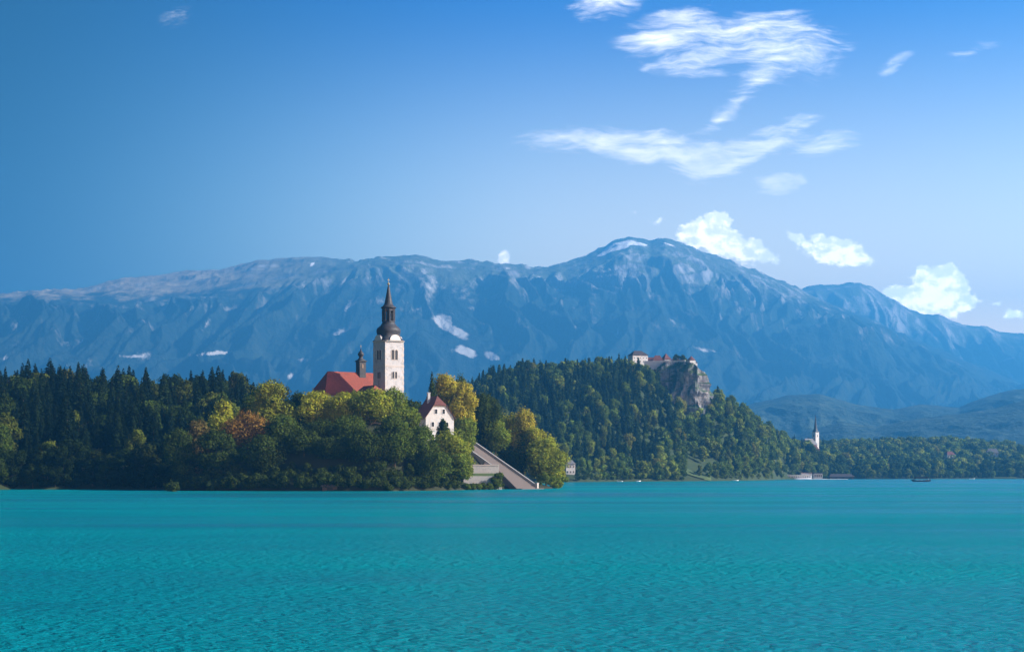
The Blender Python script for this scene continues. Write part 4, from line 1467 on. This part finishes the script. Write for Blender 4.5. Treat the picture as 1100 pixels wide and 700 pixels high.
for k, (px, D, py, w_, cc) in enumerate(((727, 1502, 379.5, 9, DK), (733, 1499, 381, 8, DK), (737, 1494, 385, 5, DG), (690, 1494, 392, 7, MG), (683, 1492, 390.5, 8, DG), (672, 1494, 389, 9, MG), (705, 1490, 402, 8, MG), (748, 1470, 399, 5, DG), (753, 1470, 406, 5, DG))):
    zt = zz(py)
    h = 9.5
    o = bpy.data.objects.new('broadleaf_tree', broad_proto[k % NB])
    o.scale = (w_ * K / 12.5, w_ * K / 12.5, h / 18)
    o.location = (PX(px, D), D, zt - h)
    o.color = (*cc, 1)
    link(o)
    tag(o, ('dark tree rising above the castle roofs inside its walls', 'second dark tree inside the castle walls next to the taller one', 'small dark tree by the castle gate building', 'green tree just under the pale castle palace wall', 'dark green tree at the corner of the castle palace', 'green tree between mast and castle palace', 'lone green tree on the shaded cliff face', 'small tree on the rock ledge below the round tower', 'lowest small tree on the rocky nose of the cliff')[k], 'broadleaf tree', 'trees on the castle rock')

# ------------------------------------------------------------------ far shore
# parish church
pc = empty('church', (*P(876, 480, 2000)[:2], PZ(485, 2000)), math.radians(-52))
tag(pc, 'distant parish church with slim dark spire and white tower above the shore trees', 'church')
g = 2000 / F
tb = PZ(485, 2000)
def zc_(py): return PZ(py, 2000) - tb
MB().box(-3.0, 3.0, -3.0, 3.0, -6, zc_(464)).build('tower_wall', M['white_wall'], pc)
MB().lathe([(3.5, zc_(464), 8), (2.7, zc_(462.6), 4), (2.0, zc_(460), 2), (1.3, zc_(455), 2), (.08, zc_(445.5), 2)], 16).build('spire', M['slate'], pc)
for f_, e in (('-y', (0, -3)), ('+x', (3, 0)), ('-x', (-3, 0))):
    wall_window(pc, *e, zc_(469), 1.2, 2.6, f_, M['stone_trim'], True, glass=M['dark_opening'])
nv = MB().box(-5.5, 5.5, -21, -3.1, -6, zc_(478)).build('nave_wall', M['white_wall'], pc)
r = hip_roof(5.6, 16.5, zc_(478), zc_(471), 1.8, .3, .4)
r.v = [(y, x - 19.5, z) for x, y, z in r.v]
r.build('nave_roof', M['grey_tile'], pc)
for y in (-17, -12.5, -8):
    for f_, x in (('-x', -5.5), ('+x', 5.5)):
        wall_window(nv, x, y, zc_(484), 1.2, 4, f_, M['stone_trim'], True)


def simple_house(px, py_base, D, wpx, dpt, py_eave, py_ridge, wallm, roofm, rot, label, name='house', cat='house', group=None, nwin=3, zdown=4):
    k = D / F
    z0 = PZ(py_base, D)
    e = empty(name, (PX(px, D), D, z0), rot)
    tag(e, label, cat, group)
    w, d = wpx * k / 2, dpt / 2
    ze_, zr_ = PZ(py_eave, D) - z0, PZ(py_ridge, D) - z0
    wl_ = MB().box(-w, w, -d, d, -zdown, ze_).build('wall', wallm, e)
    r = hip_roof(d, 2 * w - d, ze_ - .05, zr_, d / 2, d / 2, .5)
    r.v = [(x - w + d / 2, y, z) for x, y, z in r.v]
    r.build('roof', roofm, e)
    h = ze_
    rows = max(1, int(h // 3.2))
    for j in range(rows):
        for i in range(nwin):
            x = -w + (i + .5) * 2 * w / nwin
            z = h * (j + .3) / rows
            wall_window(e, x, -d, z, min(1.3, w / nwin), min(1.5, h / rows * .45), '-y', M['white_paint'], d=.1, fw=.1)
    return e


simple_house(612, 509.5, 1172, 10, 7, 498, 493.5, M['white_wall'], M['grey_tile'], .15, 'small white villa at the water between the island and the castle hill', 'villa', 'villa')
simple_house(872, 486.5, 1960, 14, 9, 483.5, 477.5, M['white_wall'], M['red_tile_old'], .2, 'red-roofed house just below the distant parish church')
simple_house(936, 490, 2080, 14, 9, 487.8, 485.8, M['white_wall'], M['grey_tile'], 0, 'long pale house half hidden in the far shore trees', nwin=5)
simple_house(1020, 491, 1980, 9, 9, 488, 484.5, M['white_wall'], M['red_tile_old'], .2, 'white house with a faded red roof among the far shore trees')
simple_house(1066, 489, 2080, 12, 9, 486, 481.5, M['plaster'], M['grey_tile'], -.2, 'grey-roofed house among the far shore trees at the edge of the view')

# lakeside lido: low white building with flat roofs
D = 1650
k = D / F
li = empty('bathing_pavilion', (PX(862, D), D, 0.2), 0)
tag(li, 'low white bathing pavilion with flat roofs on the far waterline', 'pavilion')
def Lx(px): return (px - 862) * k
def Lz(py): return PZ(py, D) - .2
MB().box(Lx(844), Lx(872), 0, 9, -1.5, Lz(510.2)).build('wall', M['white_paint'], li)
MB().box(Lx(843.4), Lx(872.5), -1.2, 9.6, Lz(510.2), Lz(509.6)).build('flat_roof', M['stone_trim'], li)
MB().box(Lx(861), Lx(873), 3, 11, Lz(509.6), Lz(508)).build('upper_storey', M['white_paint'], li)
MB().box(Lx(860.4), Lx(873.6), 2, 11.6, Lz(508), Lz(507.1)).build('flat_roof', M['red_tile_old'], li)
MB().box(Lx(874.4), Lx(884), 2, 11, -1.5, Lz(508.3)).build('wall', M['plaster'], li)
MB().box(Lx(873.8), Lx(884.6), 1, 11.6, Lz(508.3), Lz(507.3)).build('flat_roof', M['brown_tile'], li)
for i in range(11):
    x = Lx(846 + i * 2.4)
    MB().box(x - .75, x + .75, -.08, .05, Lz(512.6), Lz(511.1)).build('window', M['window_glass'], li)
for i in range(4):
    x = Lx(876 + i * 2.2)
    MB().box(x - .7, x + .7, 1.92, 2.05, Lz(512.2), Lz(509.6)).build('window', M['window_glass'], li)
MB().box(Lx(840), Lx(886), -6, -.02, -1.0, .35).build('jetty', M['white_paint'], li)

D2 = 1722
k2 = D2 / F
bs = empty('boat_shed', (PX(905, D2), D2, .1), 0)
tag(bs, 'long dark-roofed wooden boat shed on the far waterline', 'boat shed')
def B2(px): return (px - 905) * k2
def Bz(py): return PZ(py, D2) - .1
MB().box(B2(892), B2(917), 0, 10, -1, Bz(511.8)).build('wall', M['timber'], bs)
v = [(B2(890.5), -1.5, Bz(511.8)), (B2(918.5), -1.5, Bz(511.8)), (B2(918.5), 11.5, Bz(511.8)), (B2(890.5), 11.5, Bz(511.8)), (B2(893.5), 5, Bz(508.6)), (B2(914.5), 5, Bz(508.6))]
MB().add(v, [(0, 1, 5, 4), (2, 3, 4, 5), (3, 0, 4), (1, 2, 5), (3, 2, 1, 0)]).build('roof', M['brown_tile'], bs)
for i in range(6):
    x = B2(894 + i * 3.9)
    MB().box(x - 1.2, x + 1.2, -.07, .03, -.6, Bz(512.3)).build('boat_door', M['dark_opening'], bs)
pt = empty('pontoon', (PX(897, 1660), 1660, 0), 0)
tag(pt, 'long white floating pontoon on the water before the boat shed', 'pontoon')
MB().box(-13, 13, -1.2, 1.2, -.3, .45).build('deck', M['white_paint'], pt)
for x in (-12, -4, 4, 12):
    MB().tube((x, 1.0, -.8), (x, 1.0, 1.4), .15).build('mooring_post', M['timber'], pt)

# the covered rowing boat with its passengers
pb = empty('covered_boat', (PX(989.5, 1205), 1205, 0), math.radians(6))
tag(pb, 'dark canopied passenger boat out on the open lake by the far shore', 'boat')
hl = 7.4
rings = []
for t in np.linspace(-1, 1, 15):
    w = 1.15 * (1 - abs(t) ** 3.2) + .03
    keel = -.25 + .85 * max(0, abs(t) - .7) / .3
    top = 1.0 + .75 * abs(t) ** 4
    rings.append([(t * hl, -w, top), (t * hl, -w * .75, keel + .15), (t * hl, 0, keel), (t * hl, w * .75, keel + .15), (t * hl, w, top), (t * hl, w * .86, top - .12), (t * hl, -w * .86, top - .12)])
MB().loft(rings).build('hull', M['boat_hull'], pb, smooth=False)
rings = []
for t in np.linspace(-.62, .66, 9):
    y = 1.25
    rings.append([(t * hl, -y, 2.3), (t * hl, -y * .6, 3.35), (t * hl, 0, 3.6), (t * hl, y * .6, 3.35), (t * hl, y, 2.3), (t * hl, y * .6, 3.2), (t * hl, 0, 3.45), (t * hl, -y * .6, 3.2)])
MB().loft(rings).build('canopy', M['canvas'], pb)
v = [(-.62 * hl, -1.2, 2.3), (-.62 * hl, 1.2, 2.3), (-.8 * hl, .9, 1.2), (-.8 * hl, -.9, 1.2)]
MB().add(v + [(x - .06, y, z + .06) for x, y, z in v], [(0, 1, 2, 3), (7, 6, 5, 4), (0, 4, 5, 1), (1, 5, 6, 2), (2, 6, 7, 3), (3, 7, 4, 0)]).build('canopy_flap', M['canvas'], pb)
for t in (-.6, -.2, .22, .63):
    for y in (-1.1, 1.1):
        MB().tube((t * hl, y, .95), (t * hl, y, 2.9), .05).build('canopy_post', M['timber'], pb)
MB().box(-.6 * hl, .62 * hl, -.95, -.65, .62, .72).box(-.6 * hl, .62 * hl, .65, .95, .62, .72).build('bench', M['timber'], pb)


def person(loc, rz, shirt, label, seated=True, parent=None):
    """one continuous figure grown round a skeleton"""
    me = bpy.data.meshes.new('person')
    if seated:
        J = [(0, 0, .0), (0, .02, .22), (0, .03, .45), (0, .02, .56), (0, .0, .68), (0, -.01, .80), (.1, -.05, 0), (.13, -.42, .02), (.13, -.44, -.42), (-.1, -.05, 0), (-.13, -.42, .02), (-.13, -.44, -.42),
             (.2, .03, .44), (.25, -.02, .2), (.16, -.28, .12), (-.2, .03, .44), (-.25, -.02, .2), (-.16, -.28, .12)]
    else:
        J = [(0, 0, .0), (0, .02, .24), (0, .03, .48), (0, .02, .58), (0, .0, .70), (0, -.01, .82), (.1, 0, -.05), (.12, -.05, -.45), (.13, .05, -.9), (-.1, 0, -.05), (-.12, -.1, -.45), (-.13, -.12, -.9),
             (.2, .03, .46), (.27, -.12, .26), (.2, -.42, .3), (-.2, .03, .46), (-.27, -.12, .26), (-.2, -.42, .3)]
    E = [(0, 1), (1, 2), (2, 3), (3, 4), (4, 5), (0, 6), (6, 7), (7, 8), (0, 9), (9, 10), (10, 11), (2, 12), (12, 13), (13, 14), (2, 15), (15, 16), (16, 17)]
    rad = [.15, .14, .16, .06, .10, .085, .10, .075, .05, .10, .075, .05, .07, .05, .035, .07, .05, .035]
    me.from_pydata(J, E, [])
    o = link(bpy.data.objects.new('person', me), parent)
    o.location, o.rotation_euler = loc, (0, 0, rz)
    md = o.modifiers.new('skin', 'SKIN')
    for i, r_ in enumerate(rad):
        me.skin_vertices[0].data[i].radius = (r_, r_ * .85)
    me.skin_vertices[0].data[0].use_root = True
    o.modifiers.new('subdivision', 'SUBSURF').levels = 1
    me.materials.append(shirt)
    tag(o, label, 'person')
    return o


SHIRTS = {'white': surf('white_shirt', (.6, .6, .6), .1, 3), 'red': surf('red_shirt', (.4, .06, .05), .1, 3), 'blue': surf('blue_shirt', (.06, .1, .25), .1, 3)}
cs, sn = math.cos(math.radians(6)), math.sin(math.radians(6))
for i, (t, c) in enumerate(((-.45, 'white'), (-.2, 'red'), (.05, 'white'), (.3, 'blue'), (.5, 'red'))):
    x, y = t * hl, -.8
    o = person((pb.location.x + x * cs - y * sn, pb.location.y + x * sn + y * cs, .74), math.pi + math.radians(6), SHIRTS[c],
               ('white-shirted passenger seated nearest the bow flap of the covered boat', 'red-shirted passenger seated behind the foremost white one', 'white-shirted passenger in the middle of the covered boat', 'blue-shirted passenger in the covered boat', 'red-shirted passenger seated nearest the rower')[i])
person((pb.location.x + .78 * hl * cs, pb.location.y + .78 * hl * sn, 1.42), math.radians(-84), SHIRTS['white'], 'rower in white standing at the stern of the covered boat', seated=False)


def small_boat(px, D, length, label, rz):
    o = empty('rowing_boat', (PX(px, D), D, 0), rz)
    tag(o, label, 'boat')
    rings = []
    for t in np.linspace(-1, 1, 11):
        w = .75 * (1 - abs(t) ** 2.6) + .02
        top = .5 + .3 * abs(t) ** 3
        rings.append([(t * length / 2, -w, top), (t * length / 2, -w * .7, -.05), (t * length / 2, 0, -.15), (t * length / 2, w * .7, -.05), (t * length / 2, w, top), (t * length / 2, w * .8, top - .15), (t * length / 2, -w * .8, top - .15)])
    MB().loft(rings).build('hull', M['white_paint'], o)
    MB().box(-.3, .3, -.6, .6, .3, .36).build('seat', M['timber'], o)
    return o


small_boat(1044, 1760, 6.5, 'small white boat by the far shore beyond the covered boat', .1)
small_boat(685, 1225, 4.5, 'tiny white boat under the castle hill shore', .2)
small_boat(666, 1190, 4.5, 'tiny white rowing boat nearest the white villa', -.3)
small_boat(790, 1345, 5.0, 'tiny white boat moored before the promenade trees', .1)

# lawns by the water
def lawn(name, px0, px1, D0, D1, fn, label):
    xs = np.linspace(0, 1, 24)
    PXg, Dg = np.meshgrid(px0 + (px1 - px0) * xs, np.linspace(D0, D1, 16))
    X = PX(PXg, Dg)
    V = np.stack([X, Dg, fn(X, Dg) + 1.0], -1).reshape(-1, 3)
    structure(name, np_mesh(name, V, grid_faces(16, 24), [M['grass']], smooth=True))


lawn('lawn', 737, 764, 1290, 1308, z_castle, '')
lawn('lawn', 1064, 1092, 1822, 1850, z_right, '')
